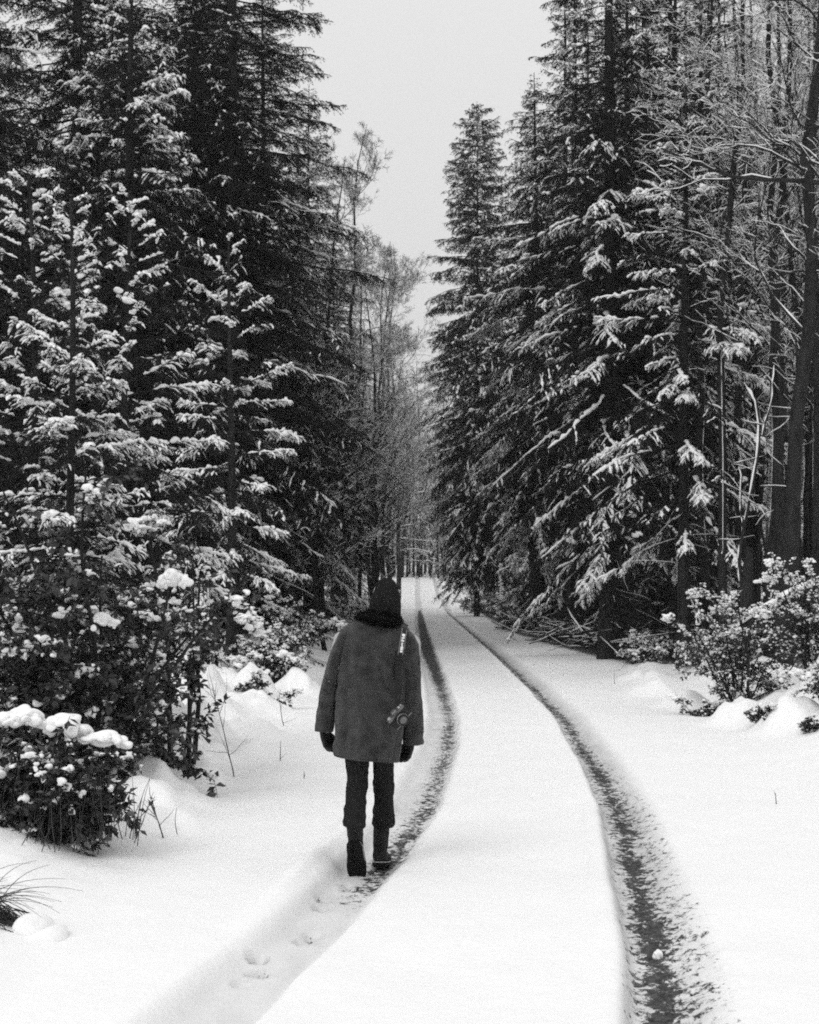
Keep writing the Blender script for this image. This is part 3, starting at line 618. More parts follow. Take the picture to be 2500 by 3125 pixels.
# the far wood reads as one mass: many small bare trees in one object
def far_wood():
    rng = np.random.default_rng(77); g = Geo(); gs = Geo()
    n = 1500; y = rng.uniform(174, 250, n); x = rng.uniform(-.32, .36, n)*y
    side = rng.random(n) < .45; y = np.where(side, rng.uniform(120, 180, n), y); x = np.where(side, np.where(rng.random(n) < .5, -1, 1)*rng.uniform(14, 60, n), x)
    z = base_z(y); Hh = rng.uniform(14, 27, n)
    P0 = np.stack([x, y, z-.3], 1); P = growchains(P0, np.tile([0, 0, 1.], (n, 1)), Hh, 5, .04, .1, rng)
    tubes(g, P, np.full((n, 1), .14)*np.linspace(1, .2, 5)[None], k=5)
    i = np.repeat(np.arange(n), 26); s = rng.uniform(.08, 1, len(i)); p, t = lerpchain(P, i, s)
    D = rng.normal(size=p.shape)*[1, 1, .3]+[0, 0, .35]; Q = growchains(p, D, Hh[i]*.26*(1.2-s)*rng.uniform(.5, 1, len(i)), 5, .22, 0, rng)
    tubes(g, Q, np.full((len(i), 1), .045)*np.linspace(1, .4, 5)[None], k=3); Qs = Q.copy(); Qs[..., 2] += .03; tubes(gs, Qs, np.full((len(i), 5), .045), k=3)
    i = np.repeat(np.arange(len(Q)), 5); p, t = lerpchain(Q, i, rng.uniform(.2, 1, len(i)))
    W = growchains(p, t+rng.normal(size=p.shape)*.6, rng.uniform(.5, 1.4, len(i)), 3, .2, 0, rng); tubes(g, W, np.full((len(i), 3), .026), k=3)
    k = rng.random(len(W)) < .7; W = W[k]; W[..., 2] += .02; tubes(gs, W, np.full((len(W), 3), .026), k=3)
    gg = Geo(); gg.V = g.V+gs.V; gg.n = g.n+gs.n; gg.Q = [(q, 0) for q, _ in g.Q]+[(q+g.n, 1) for q, _ in gs.Q]
    o = link('distant_wood', gg.mesh('distant_wood', [M_BARKG, M_SNOW])); tag(o, 'grey mass of snowy bare trees closing the view at the end of the track', 'wood', kind='stuff')
far_wood()

# ------------------------------------------------------------------ shrubs, brush, grass
SH = {}
SH['holly_big'] = leafy(41, 2.4, 1.15, 15, 11, 8, .085, snow=.22, clump=8, csz=.05, pill=[(.45, -.80, 1.50, .10, .06, .09), (-.1, -.85, 1.18, .07, .05, .06), (.15, -.75, 1.9, .06, .05, .05)])
SH['holly_tree'] = leafy(42, 2.3, .5, 4, 9, 5, .075, snow=.2, clump=3, csz=.045, spread=.5, low=.02)
SH['holly_low'] = leafy(43, .72, .64, 13, 9, 9, .065, snow=.08, clump=3, csz=.045, stalks=260, pill=[(-.16, -.12, .76, .14, .12, .085), (.12, -.12, .71, .13, .11, .08), (.33, -.1, .62, .12, .1, .06), (-.5, -.1, .66, .10, .1, .05)])
SH['snowy'] = leafy(44, 1.9, .95, 12, 11, 8, .06, snow=.36, clump=12, csz=.065)
SH['snowy_low'] = leafy(45, .9, .8, 10, 9, 8, .055, snow=.42, clump=8, csz=.06)
SH['sprig_dark'] = leafy(47, .45, .55, 9, 7, 6, .06, snow=.12, clump=2, csz=.05)
SH['sprig'] = leafy(46, .32, .30, 6, 5, 6, .05, snow=.4, clump=2, csz=.05)
D2 = lambda px, py, z=0.: ((px-862.5)/3200*(EYE-z)*3200/(py-1235), (EYE-z)*3200/(py-1235))
thing('holly_bush', SH['holly_big'], -2.62, 12.2, 'large dark leafy holly below the young spruces at the left edge', 'bush', rz=.5)
thing('holly_bush', SH['holly_big'], -3.1, 14.2, 'leafy holly right behind the large one, speckled with snow', 'bush', rz=3.5, sc=.86)
thing('holly_tree', SH['holly_tree'], -1.98, 13.2, 'small holly with two thin stems growing out of the snow bank', 'bush', rz=1.2)
thing('holly_bush', SH['holly_low'], -2.26, 9.6, 'low dark holly bush capped by smooth snow pillows', 'bush', rz=0)
thing('snowy_bush', SH['snowy_low'], -2.05, 25.5, 'snow covered bush left of the walker at coat height', 'bush', rz=0, sc=1.25)
thing('snowy_bush', SH['snowy_low'], -2.7, 33, 'snow covered bush behind the thin dark stem', 'bush', rz=2, sc=1.3)
thing('snowy_bush', SH['sprig'], -1.95, 21.5, 'little leafy sprig poking from the snow bank left of the walker', 'bush', rz=2)
thing('snowy_bush', SH['sprig'], -2.25, 22.5, 'little leafy sprig furthest left on the snow bank', 'bush', rz=4)
thing('snowy_bush', SH['snowy'], 4.62, 21.0, 'tall snow covered holly in front of the bare trunks on the right', 'bush', rz=1, sc=.9)
thing('snowy_bush', SH['snowy'], 5.1, 19.2, 'broad snow covered holly at the right edge', 'bush', rz=3, sc=.72)
thing('snowy_bush', SH['snowy'], 6.2, 21.5, 'snow covered holly cut off by the right picture edge', 'bush', rz=5, sc=.85)
thing('snowy_bush', SH['snowy_low'], 5.15, 17.8, 'low dark holly in the snow at the right edge', 'bush', rz=5, sc=.75)
thing('snowy_bush', SH['sprig'], 3.92, 20.3, 'small leafy sprig left of the tall snow covered holly', 'bush', rz=5)
thing('snowy_bush', SH['sprig'], 4.15, 18.0, 'small leafy sprig in the snow in front of the right hollies', 'bush', rz=1, sc=.8)
thing('snowy_bush', SH['sprig'], 4.55, 17.0, 'small leafy sprig nearest the right edge', 'bush', rz=2.4, sc=.8)
for i, (x, y, s) in enumerate([(4.95, 31, .8), (5.2, 34, .7), (5.5, 29, .75), (5.9, 27, .8)]):
    thing('snowy_bush', SH['snowy_low'], x, y, 'low snowy shrub in the row at the foot of the right spruces', 'bush', 'low shrubs at the foot of the right spruces', sc=s, rz=i*1.7)
for i, (x, y, s) in enumerate([(4.6, 98, 1.5), (5.0, 90, 1.5), (4.4, 106, 1.3), (5.3, 80, 1.4), (-2.0, 62, 1.3), (-2.3, 74, 1.4), (-1.9, 88, 1.5), (-2.6, 52, 1.2), (-1.6, 104, 1.5)]):
    thing('snowy_bush', SH['snowy_low'], x, y, 'distant snowy shrub beside the far part of the track', 'bush', 'distant shrubs beside the track', sc=s, rz=i*2.1)

def stick_pile(seed, n, w, d, h, lmin, lmax, snow=.3):
    rng = np.random.default_rng(seed); g, gs = Geo(), Geo()
    p = np.stack([rng.uniform(-w, w, n), rng.uniform(-d, d, n), rng.random(n)*h], 1)
    a = rng.random(n)*6.28; D = np.stack([np.cos(a), np.sin(a), rng.normal(size=n)*.22], 1); L = rng.uniform(lmin, lmax, n)
    P = growchains(p-D*(L/2)[:, None], D, L, 6, .10, 0, rng); R = rng.uniform(.006, .025, (n, 1))*np.linspace(1, .4, 6)[None]
    P[..., 2] = np.maximum(P[..., 2], -.05); tubes(g, P, R, k=5)
    k = rng.random(n) < snow; Ps = P[k].copy(); Ps[..., 2] += R[k]; snow_on(gs, Ps, R[k, 0]*1.0+.01, rng)
    return {'sticks': g.mesh('sticks', M_BARK), 'snow_cover': gs.mesh('snow_cover', M_SNOW, True)}
BP1 = stick_pile(3, 260, .9, 3.5, .45, .6, 2.2)
thing('brush_pile', BP1, 5.1, 47, 'long pile of dead branches at the right verge under the spruces', 'brushwood')
thing('brush_pile', stick_pile(4, 120, .8, 1.5, .35, .5, 1.6, .4), 5.6, 36.5, 'small heap of dead branches between the shrubs and the long brush pile', 'brushwood')

thing('brush_pile', stick_pile(14, 200, .8, 3.0, .4, .5, 1.8, .25), 4.7, 60, 'low tangle of dead branches beyond the long brush pile on the right verge', 'brushwood')
thing('brush_pile', stick_pile(15, 160, .7, 2.2, .5, .5, 1.6, .25), 5.4, 41, 'heap of dead branches at the near end of the long brush pile', 'brushwood')
for i, (x, y, s_) in enumerate([(5.5, 38, .8), (5.3, 44, .7), (5.0, 50, .75), (4.9, 56, .8), (4.8, 64, .8), (4.9, 70, .9), (5.9, 33, .8), (6.3, 31, .9)]):
    thing('dark_bush', SH['sprig_dark'], x, y, 'dark low undergrowth at the foot of the right spruces', 'bush', 'dark undergrowth along the right verge', sc=s_*1.6, rz=i*1.3)
def snag():
    g, gs = Geo(), Geo(); rng = np.random.default_rng(9)
    # broken trunk stub with a forked snowy limb rising from it
    z = np.linspace(-.2, 2.2, 8); P = np.stack([.05*z, 0*z, z], 1)[None]; tubes(g, P, np.array([.13, .12, .11, .11, .105, .10, .09, .06])[None], k=10)
    def limb(pts, r):
        pts = np.array(pts, float); s = np.linspace(0, 1, 9); q = np.linspace(0, 1, len(pts))
        Q = np.stack([np.interp(s, q, pts[:, i]) for i in range(3)], 1)[None]+rng.normal(size=(1, 9, 3))*.012
        tubes(g, Q, (r*np.linspace(1, .4, 9))[None], k=6); Qs = Q.copy(); Qs[..., 0] -= r*.6; Qs[..., 2] += r*.3; snow_on(gs, Qs, np.array([r*.62]), rng, k=6, off=0, lump=16)
    limb([(.0, 0, 1.5), (-.08, 0, 2.1), (.0, 0, 2.4), (.15, 0, 3.1), (.32, 0, 4.1), (.28, 0, 4.6), (.05, 0, 5.0)], .035)
    limb([(.0, 0, 2.4), (-.04, 0, 2.9), (-.02, 0, 3.6)], .02); limb([(.32, 0, 4.1), (.5, 0, 4.7), (.55, 0, 5.3)], .02)
    for s in range(14):
        p = np.array([[.2+.02*s, 0, 2.4+.17*s]]); D = rng.normal(size=(1, 3))*[1, .6, .3]; Q = growchains(p, D, np.array([rng.uniform(.4, .9)]), 6, .15, 0, rng); tubes(g, Q, (.008*np.linspace(1, .4, 6))[None], k=4)
        Q[..., 2] += .008; snow_on(gs, Q, np.array([.011]), rng)
    return {'trunk': g.mesh('trunk', M_BARK, True), 'snow_cover': gs.mesh('snow_cover', M_SNOW, True)}
thing('broken_snag', snag(), 5.7, 26, 'broken trunk stub with a forked snow lined limb left of the thick bare trunk', 'dead tree')

def post():
    g, gs = Geo(), Geo(); rng = np.random.default_rng(4)
    z = np.linspace(-.2, 3.0, 8); P = np.stack([.03*np.sin(z*3), 0*z, z], 1)[None]; tubes(g, P, np.linspace(.13, .09, 8)[None], k=8)
    n = 60; zz = rng.uniform(.1, 3.0, n); blobs(g, np.stack([rng.normal(size=n)*.04, -.11+0*zz, zz], 1), rng.uniform(.04, .10, (n, 1))*np.array([1.2, .5, .6]), rng, 1, m=1)
    return {'trunk': g.mesh('trunk', [M_BARK, M_SNOW], True)}
thing('dead_stump', post(), 5.05, 84, 'tall broken stump plastered with snow on the far right verge', 'dead tree')

def log():
    g, gs = Geo(), Geo(); rng = np.random.default_rng(6)
    s = np.linspace(0, 1, 12); P = np.stack([-1+2.6*s, .3*s, .45+1.5*s+.06*np.sin(s*7)], 1)[None]; tubes(g, P, np.linspace(.03, .10, 12)[None], k=9)
    Q = P.copy(); Q[..., 2] += .06; Q[..., 0] -= .02; snow_on(gs, Q, np.array([.085]), rng, k=8)
    return {'trunk': g.mesh('trunk', M_BARK, True), 'snow_cover': gs.mesh('snow_cover', M_SNOW, True)}
thing('fallen_log', log(), 5.75, 22.8, 'snow topped fallen trunk slanting up at the right edge', 'dead tree')

def grass_tuft(seed, n, h, leanx, r0=.003, spread=.07):
    rng = np.random.default_rng(seed); g = Geo()
    p = np.stack([rng.normal(size=n)*spread, rng.normal(size=n)*spread*.8, -.02+0*np.zeros(n)], 1); q = np.linspace(0, 1, 9)
    D = np.stack([leanx+rng.normal(size=n)*.5, rng.normal(size=n)*.35-.1, 1+0*np.zeros(n)], 1); D = norm(D); L = h*rng.uniform(.5, 1.25, n)
    P = p[:, None]+D[:, None]*(L[:, None]*q)[..., None]; P[..., 2] -= (L[:, None]*q**2)*rng.uniform(.3, .75, (n, 1)); P[..., 0] += np.sign(leanx)*(L[:, None]*q**2)*.25
    tubes(g, P, r0*np.ones((n, 1))*np.linspace(1, .25, 9)[None], k=3)
    return {'blades': g.mesh('blades', M_DEAD)}
x, y = D2(34, 1975)
thing('grass_tuft', grass_tuft(5, 170, .46, -1.2), x, y, 'arching tuft of dry grass at the lower left edge', 'grass')
x0, y0 = D2(-70, 1975); thing('grass_tuft', grass_tuft(6, 40, .42, .7), x0, y0, 'dry grass arching in from beyond the lower left edge', 'grass')
thing('snow_mound', {'mound': (lambda g: (blobs(g, np.array([[0, 0, -.01], [.02, .0, -.03]]), np.array([[.08, .10, .075], [.15, .14, .05]]), np.random.default_rng(2), 3, rough=.2), g.mesh('mound', M_SNOW, True))[1])(Geo())}, x+.09, y-.06, 'rounded lump of snow at the foot of the dry grass tuft', 'snow')
def sapling(seed, h, n=6):
    rng = np.random.default_rng(seed); g = Geo(); P = growchains(np.array([[0, 0, -.05]]), np.array([[rng.normal()*.2, 0, 1.]]), np.array([h]), 8, .06, .02, rng)
    tubes(g, P, (.006*np.linspace(1, .3, 8))[None], k=5); i = np.zeros(n, int); p, t = lerpchain(P, i, rng.uniform(.2, .95, n))
    Q = growchains(p, norm(t+rng.normal(size=t.shape)*.7), h*rng.uniform(.2, .5, n), 5, .1, .05, rng); tubes(g, Q, np.full((n, 1), .003)*np.linspace(1, .4, 5)[None], k=3)
    return {'stem': g.mesh('stem', M_DEAD)}
for i, (px, py, h, lb) in enumerate([(600, 1530, .45, 'thin bare sapling on the snow bank nearest to the walker'), (495, 1640, .9, 'thin bare sapling right of the small two stemmed holly'), (290, 1620, .75, 'thin bare sapling between the low holly and the two stemmed holly'), (348, 1775, .36, 'little forked dry stalk in front of the low holly bush'), (1635, 1690, .14, 'tiny dry stem standing alone in the right hand snow'), (1295, 1440, .25, 'tiny dry stem at the right verge of the track'), (590, 1600, .25, 'short dry stalk left of the coat hem'), (455, 1560, .5, 'forked dry stalk between the two stemmed holly and the coat'), (420, 1520, .4, 'dry stalk furthest back on the left snow bank'), (330, 1560, .7, 'tall dry stalk on the bank above the low holly'), (640, 1640, .12, 'tiny dry stem in the snow left of the knees')]):
    x, y = D2(px, py); thing('bare_sapling', sapling(60+i, h, 7 if h > .3 else 1), x, y, lb, 'plant', rz=i)
x, y = D2(1385, 2012, -.06)
g = Geo(); blobs(g, np.array([[0, 0, .02]]), np.array([[.026, .03, .026]]), np.random.default_rng(8), 3, rough=.15)
o = link('snow_clod', g.mesh('snow_clod', M_SNOW, True)); o.location = (x, y, gz(x, y)); tag(o, 'small round clod of snow lying in the right wheel rut', 'snow')
# ------------------------------------------------------------------ the walker, seen from behind, in the left rut
D0 = 9.3
def PP(zx, zy, dy=0.):
    d = D0+dy; return np.array([((850+zx/2.053)*.69-862.5)/3200*d, d, EYE-((1700+zy/2.053)*.69-1235)/3200*d])
KX = .69/2.053/3200*D0
def loft(g, rings, k=40, m=0, cap=(True, True), e=2.3, wr=0., seed=0, wf=(7, 3), capd=.0):
    """rings: (centre xyz, half width, half depth[, tilt z per x]); e = superellipse exponent; wr = cloth folds"""
    a = np.arange(k)/k*2*np.pi; c, s = np.cos(a), np.sin(a)
    X = np.sign(c)*np.abs(c)**(2/e); Y = np.sign(s)*np.abs(s)**(2/e); V = []
    for i, r in enumerate(rings):
        ce, hx, hy = r[0], r[1], r[2]; tz = r[3] if len(r) > 3 else 0
        f = 1.
        if wr:
            ph = np.cos(a)*1.3; f = 1+wr*(fbm(ph*wf[0]/3+s*2, np.full(k, ce[2]*wf[1]*3.), seed, 3)-.5)*2
        V.append(np.stack([ce[0]+X*hx*f, ce[1]+Y*hy*f, ce[2]+X*hx*tz], 1))
    n = len(V); V = np.concatenate(V); i = np.arange(n-1)[:, None]*k; j = np.arange(k)[None]; j2 = (j+1) % k
    up = rings[0][0][2] < rings[-1][0][2]
    q = np.stack([i+j, i+j2, i+k+j2, i+k+j], -1).reshape(-1, 4)
    if not up: q = q[:, ::-1]
    b = g.n; g.add(V, Q=q, m=m)
    for e_, on in ((0, cap[0]), (n-1, cap[1])):
        if not on: continue
        r = V[e_*k:(e_+1)*k]; ct = r.mean(0)+[0, 0, capd]
        t = np.stack([np.full(k, k), np.arange(k), (np.arange(k)+1) % k], 1)
        if (e_ == 0) == up: t = t[:, ::-1]
        g.add(np.concatenate([r, ct[None]]), T=t, m=m)
def dens(rings, n, sm=2):
    """resample rings smoothly"""
    q = np.linspace(0, 1, len(rings)); s = np.linspace(0, 1, n)
    A = np.array([[*r[0], r[1], r[2], (r[3] if len(r) > 3 else 0)] for r in rings]); out = []
    B = np.stack([np.interp(s, q, A[:, i]) for i in range(6)], 1)
    for _ in range(sm): B[1:-1] = (B[:-2]+2*B[1:-1]+B[2:])/4
    return [((b[0], b[1], b[2]), b[3], b[4], b[5]) for b in B]
def ring(zy, xl, xr, dy, hy, tz=0.):
    c = PP((xl+xr)/2, zy, dy); return (tuple(c), (xr-xl)/2*KX*(D0+dy)/D0, hy, tz)
def voxel(name, g, mat, size, smooth=2, parent=None):
    me = g.mesh(name+'_raw', mat); o = bpy.data.objects.new('tmp', me); C.objects.link(o)
    md = o.modifiers.new('r', 'REMESH'); md.mode = 'VOXEL'; md.voxel_size = size; md.use_smooth_shade = True
    if smooth: sm = o.modifiers.new('s', 'SMOOTH'); sm.iterations = smooth; sm.factor = .5
    dg = bpy.context.evaluated_depsgraph_get(); dg.update(); nm = bpy.data.meshes.new_from_object(o.evaluated_get(dg)); nm.name = name
    bpy.data.objects.remove(o); bpy.data.meshes.remove(me); nm.materials.clear(); nm.materials.append(mat)
    return nm
person = link('person', None); ORG = Vector(PP(600, 1990, .2)); ORG.z = gz(ORG.x, ORG.y); person.location = ORG
tag(person, 'person walking away in grey wool coat, dark knit hat, black trousers and boots', 'person')
def pl(name, me, par=None):
    o = link(name, me, par or person)
    if par is None: me.transform(Matrix.Translation(-ORG))
    return o
def pl2(name, me, par):
    me.transform(Matrix.Translation(-ORG)); return link(name, me, par)
def V3(*a): return np.array(a, float)

# -- joints (left foot behind, heel lifted; right foot ahead)
hipL, hipR = PP(505, 1160), PP(645, 1160); kneeL, kneeR = PP(490, 1455, .06), PP(657, 1450, .20)
ankL, ankR = PP(480, 1790, .045), PP(642, 1800, .33)
sh_L, sh_R = PP(400, 520), PP(835, 540); elL, elR = PP(322, 800, .02), PP(842, 820, .02); wrL, wrR = PP(292, 1085, .10), PP(832, 1160, .10)
# -- body: one continuous surface, mostly under clothing
g = Geo()
def limb(g, pts, rr, k=20):
    for i in range(len(pts)-1):
        n = 7; s = np.linspace(0, 1, n)[:, None]; P = pts[i]+(pts[i+1]-pts[i])*s; tubes(g, P[None], np.interp(s[:, 0], [0, 1], [rr[i], rr[i+1]])[None], k=k)
    for p, r in zip(pts, rr): blobs(g, p[None], np.full((1, 3), r), np.random.default_rng(0), 3, rough=0)
chest, waist, pelv = PP(585, 620), PP(570, 880), PP(575, 1090)
loft(g, dens([(pelv+V3(0, .01, -.05), .11, .06), (pelv, .16, .09), (waist, .14, .085), (chest, .16, .085), (PP(600, 490), .15, .07), (PP(630, 430), .06, .06), (PP(650, 350, .02), .055, .06)], 24), k=36)
limb(g, [hipL, kneeL+V3(0, .02, 0), ankL], [.060, .045, .026]); limb(g, [hipR, kneeR+V3(0, .01, 0), ankR], [.060, .045, .034])
limb(g, [PP(600, 520), sh_L, elL, wrL], [.07, .055, .043, .028]); limb(g, [PP(640, 520), sh_R, elR, wrR], [.07, .055, .043, .028])
limb(g, [ankL, PP(500, 1925, .13)], [.026, .022]); limb(g, [ankR, ankR+V3(0, .17, -.06)], [.036, .03])
hd = PP(664, 262, .05)
blobs(g, hd[None], V3(.076, .095, .112)[None], np.random.default_rng(0), 3, rough=0)
blobs(g, (hd+V3(0, .055, -.07))[None], V3(.052, .05, .055)[None], np.random.default_rng(0), 3, rough=0)      # jaw
blobs(g, (hd+V3(0, .10, -.02))[None], V3(.013, .022, .022)[None], np.random.default_rng(0), 2, rough=0)     # nose
for s in (-1, 1):
    blobs(g, (hd+V3(.077*s, .01, -.015))[None], V3(.012, .02, .032)[None], np.random.default_rng(0), 2, rough=0)
    blobs(g, (hd+V3(.03*s, .085, .01))[None], V3(.013, .012, .010)[None], np.random.default_rng(0), 2, rough=0)
blobs(g, (hd+V3(0, .095, -.062))[None], V3(.025, .012, .009)[None], np.random.default_rng(0), 2, rough=0)
pl('body', voxel('body', g, M_SKIN, .009))

# -- coat: back and skirt, two sleeves, a turned hem
g = Geo()
T = [(1262, 350, 762), (1250, 344, 764), (1215, 343, 768), (1120, 347, 783), (1000, 352, 800), (850, 362, 806), (700, 370, 812), (600, 374, 820), (520, 380, 832), (470, 392, 818), (435, 425, 795), (405, 478, 765), (385, 530, 740)]
HY = [.165, .175, .172, .168, .16, .15, .145, .145, .14, .13, .11, .09, .07]
R = [ring(zy, a, b, .02, h, -.085*max(0, (zy-700)/560)) for (zy, a, b), h in zip(T, HY)]
loft(g, dens(R, 90), k=110, wr=.12, seed=5, wf=(7, 2), e=2.5, cap=(True, True), capd=.03)
SL = [(1092, 228, 343), (1080, 226, 345), (1000, 236, 350), (900, 250, 362), (800, 272, 372), (700, 298, 384), (600, 325, 400), (530, 350, 425), (480, 372, 460), (450, 400, 480)]
DL = [.10, .10, .08, .06, .04, .02, 0, 0, .01, .02]; hl = [.058, .062, .066, .07, .075, .08, .085, .09, .085, .05]
loft(g, dens([ring(zy, a, b, d-.005, h, -.05 if zy > 700 else 0) for (zy, a, b), d, h in zip(SL, DL, hl)], 60), k=60, wr=.17, seed=9, wf=(3, 5), e=2.2, capd=.03)
SR = [(1178, 786, 903), (1165, 783, 909), (1100, 782, 908), (1000, 784, 905), (900, 782, 901), (800, 780, 896), (700, 776, 893), (600, 778, 888), (530, 780, 876), (490, 775, 855), (462, 765, 825)]
DR = [.09, .09, .075, .06, .04, .02, 0, -.01, 0, .01, .02]; hr = [.058, .062, .066, .07, .075, .08, .085, .09, .09, .08, .05]
loft(g, dens([ring(zy, a, b, d-.01, h, .08 if zy > 1000 else 0) for (zy, a, b), d, h in zip(SR, DR, hr)], 60), k=60, wr=.17, seed=14, wf=(3, 5), e=2.2, capd=.03)
Vc = np.concatenate(g.V).astype(float)
def crease(pts, amp, sig, side=-1):
    P_ = np.array([PP(*p_) for p_ in pts]); best = np.full(len(Vc), 9.)
    for a_, b_ in zip(P_[:-1], P_[1:]):
        d_ = (b_-a_)[[0, 2]]; w_ = Vc[:, [0, 2]]-a_[[0, 2]]; t_ = np.clip((w_@d_)/(d_@d_), 0, 1); best = np.minimum(best, np.linalg.norm(w_-t_[:, None]*d_, axis=1))
    back = Vc[:, 1] < PP(0, 0, .0)[1]
    Vc[:, 1] += np.where(back, amp*np.exp(-(best/sig)**2), 0)
crease([(742, 600), (722, 700), (745, 830), (752, 940)], .035, .016); crease([(640, 690), (665, 800), (735, 890)], .022, .012); crease([(690, 640), (690, 760)], -.014, .02)
crease([(585, 480), (590, 700), (600, 900)], .010, .02); crease([(450, 560), (440, 800), (430, 1230)], .014, .025); crease([(520, 900), (510, 1240)], -.016, .03); crease([(650, 950), (655, 1250)], .016, .025); crease([(585, 1000), (590, 1250)], .012, .02); crease([(705, 1040), (715, 1240)], -.012, .02)
crease([(300, 760), (345, 800), (375, 790)], .022, .010); crease([(285, 830), (330, 860)], .018, .009); crease([(330, 660), (370, 690)], .014, .010); crease([(280, 930), (330, 950)], .012, .010)
crease([(800, 700), (860, 760), (890, 745)], .020, .010); crease([(795, 800), (850, 840), (890, 835)], .018, .009); crease([(810, 950), (870, 985)], .014, .010); crease([(820, 600), (870, 640)], .012, .012)
crease([(440, 450), (600, 470), (760, 460)], .006, .02); crease([(345, 1228), (560, 1245), (762, 1258)], -.006, .006)
g.V = [Vc.astype(np.float32)]
coat = pl('coat', g.mesh('coat', M_COAT, True))
# -- fur collar with hairs
g = Geo()
CR = [(452, 530, 742), (436, 560, 752), (425, 560, 770), (405, 482, 772), (385, 487, 766), (365, 520, 762), (345, 555, 752), (325, 590, 738), (318, 610, 725)]
CR = [(440, 600, 735, 0), (425, 540, 768, 0), (402, 488, 773, 0), (385, 492, 770, 0), (366, 528, 763, 0), (352, 560, 752, 0), (340, 590, 738, 0)]
rr = dens([ring(zy, a, b, .03, h, -.12) for (zy, a, b, _), h in zip(CR, [.10, .155, .165, .16, .13, .11, .085])], 26)
loft(g, rr, k=60, e=2.1, wr=.04, seed=3)
rng = np.random.default_rng(12); Vv = np.concatenate(g.V)[:60*26]; ctr = np.array([r[0] for r in rr])
j = rng.integers(0, len(Vv), 16000); p = Vv[j]+rng.normal(size=(16000, 3))*.004; cn = ctr[j//60]; d = norm(p-cn+rng.normal(size=p.shape)*.05+[0, 0, -.03]); wv = norm(np.cross(d, rng.normal(size=d.shape)))*.0012
Vh = np.stack([p-wv, p+wv, p+d*rng.uniform(.008, .020, (16000, 1))], 1); g.add(Vh, T=np.arange(48000).reshape(-1, 3))
pl('fur_collar', g.mesh('fur_collar', M_FUR))
# -- knit hat
g = Geo()
HT = [(372, 575, 762, .092), (350, 566, 766, .105), (320, 566, 768, .112), (290, 570, 767, .118), (260, 578, 763, .118), (230, 589, 758, .112), (200, 602, 748, .10), (175, 611, 742, .088), (155, 622, 731, .072), (142, 634, 718, .055), (134, 646, 706, .038), (130, 658, 694, .02), (128.5, 672, 682, .006)]
R = [ring(zy, a, b, .045, h) for zy, a, b, h in HT]
loft(g, dens(R, 40, 1), k=90, e=2.1, wr=.03, seed=8)
me = g.mesh('knit_hat', M_HAT, True); pl('knit_hat', me)
# -- trousers
g = Geo()
TL = [(1694, 432, 538, -.07), (1680, 404, 550, -.07), (1640, 406, 550, -.055), (1560, 412, 546, -.03), (1500, 418, 549, .0), (1472, 416, 552, .03), (1450, 420, 560, .055), (1432, 430, 561, .06), (1400, 432, 560, .055), (1330, 424, 563, .04), (1250, 412, 567, .02), (1150, 406, 572, .0), (1100, 410, 580, 0)]
TR_ = [(1688, 592, 722, .27), (1674, 583, 731, .27), (1620, 590, 726, .25), (1550, 597, 724, .23), (1500, 599, 722, .215), (1460, 596, 728, .20), (1430, 594, 727, .19), (1380, 591, 724, .16), (1300, 589, 722, .11), (1240, 588, 722, .06), (1150, 585, 732, .0), (1100, 575, 735, 0)]
loft(g, dens([ring(zy, a, b, d, .082, -.05 if zy > 1600 else 0) for zy, a, b, d in TL], 80), k=60, wr=.15, seed=21, wf=(4, 9))
loft(g, dens([ring(zy, a, b, d, .085) for zy, a, b, d in TR_], 80), k=60, wr=.13, seed=23, wf=(4, 8))
pl('trousers', g.mesh('trousers', M_TROU, True))
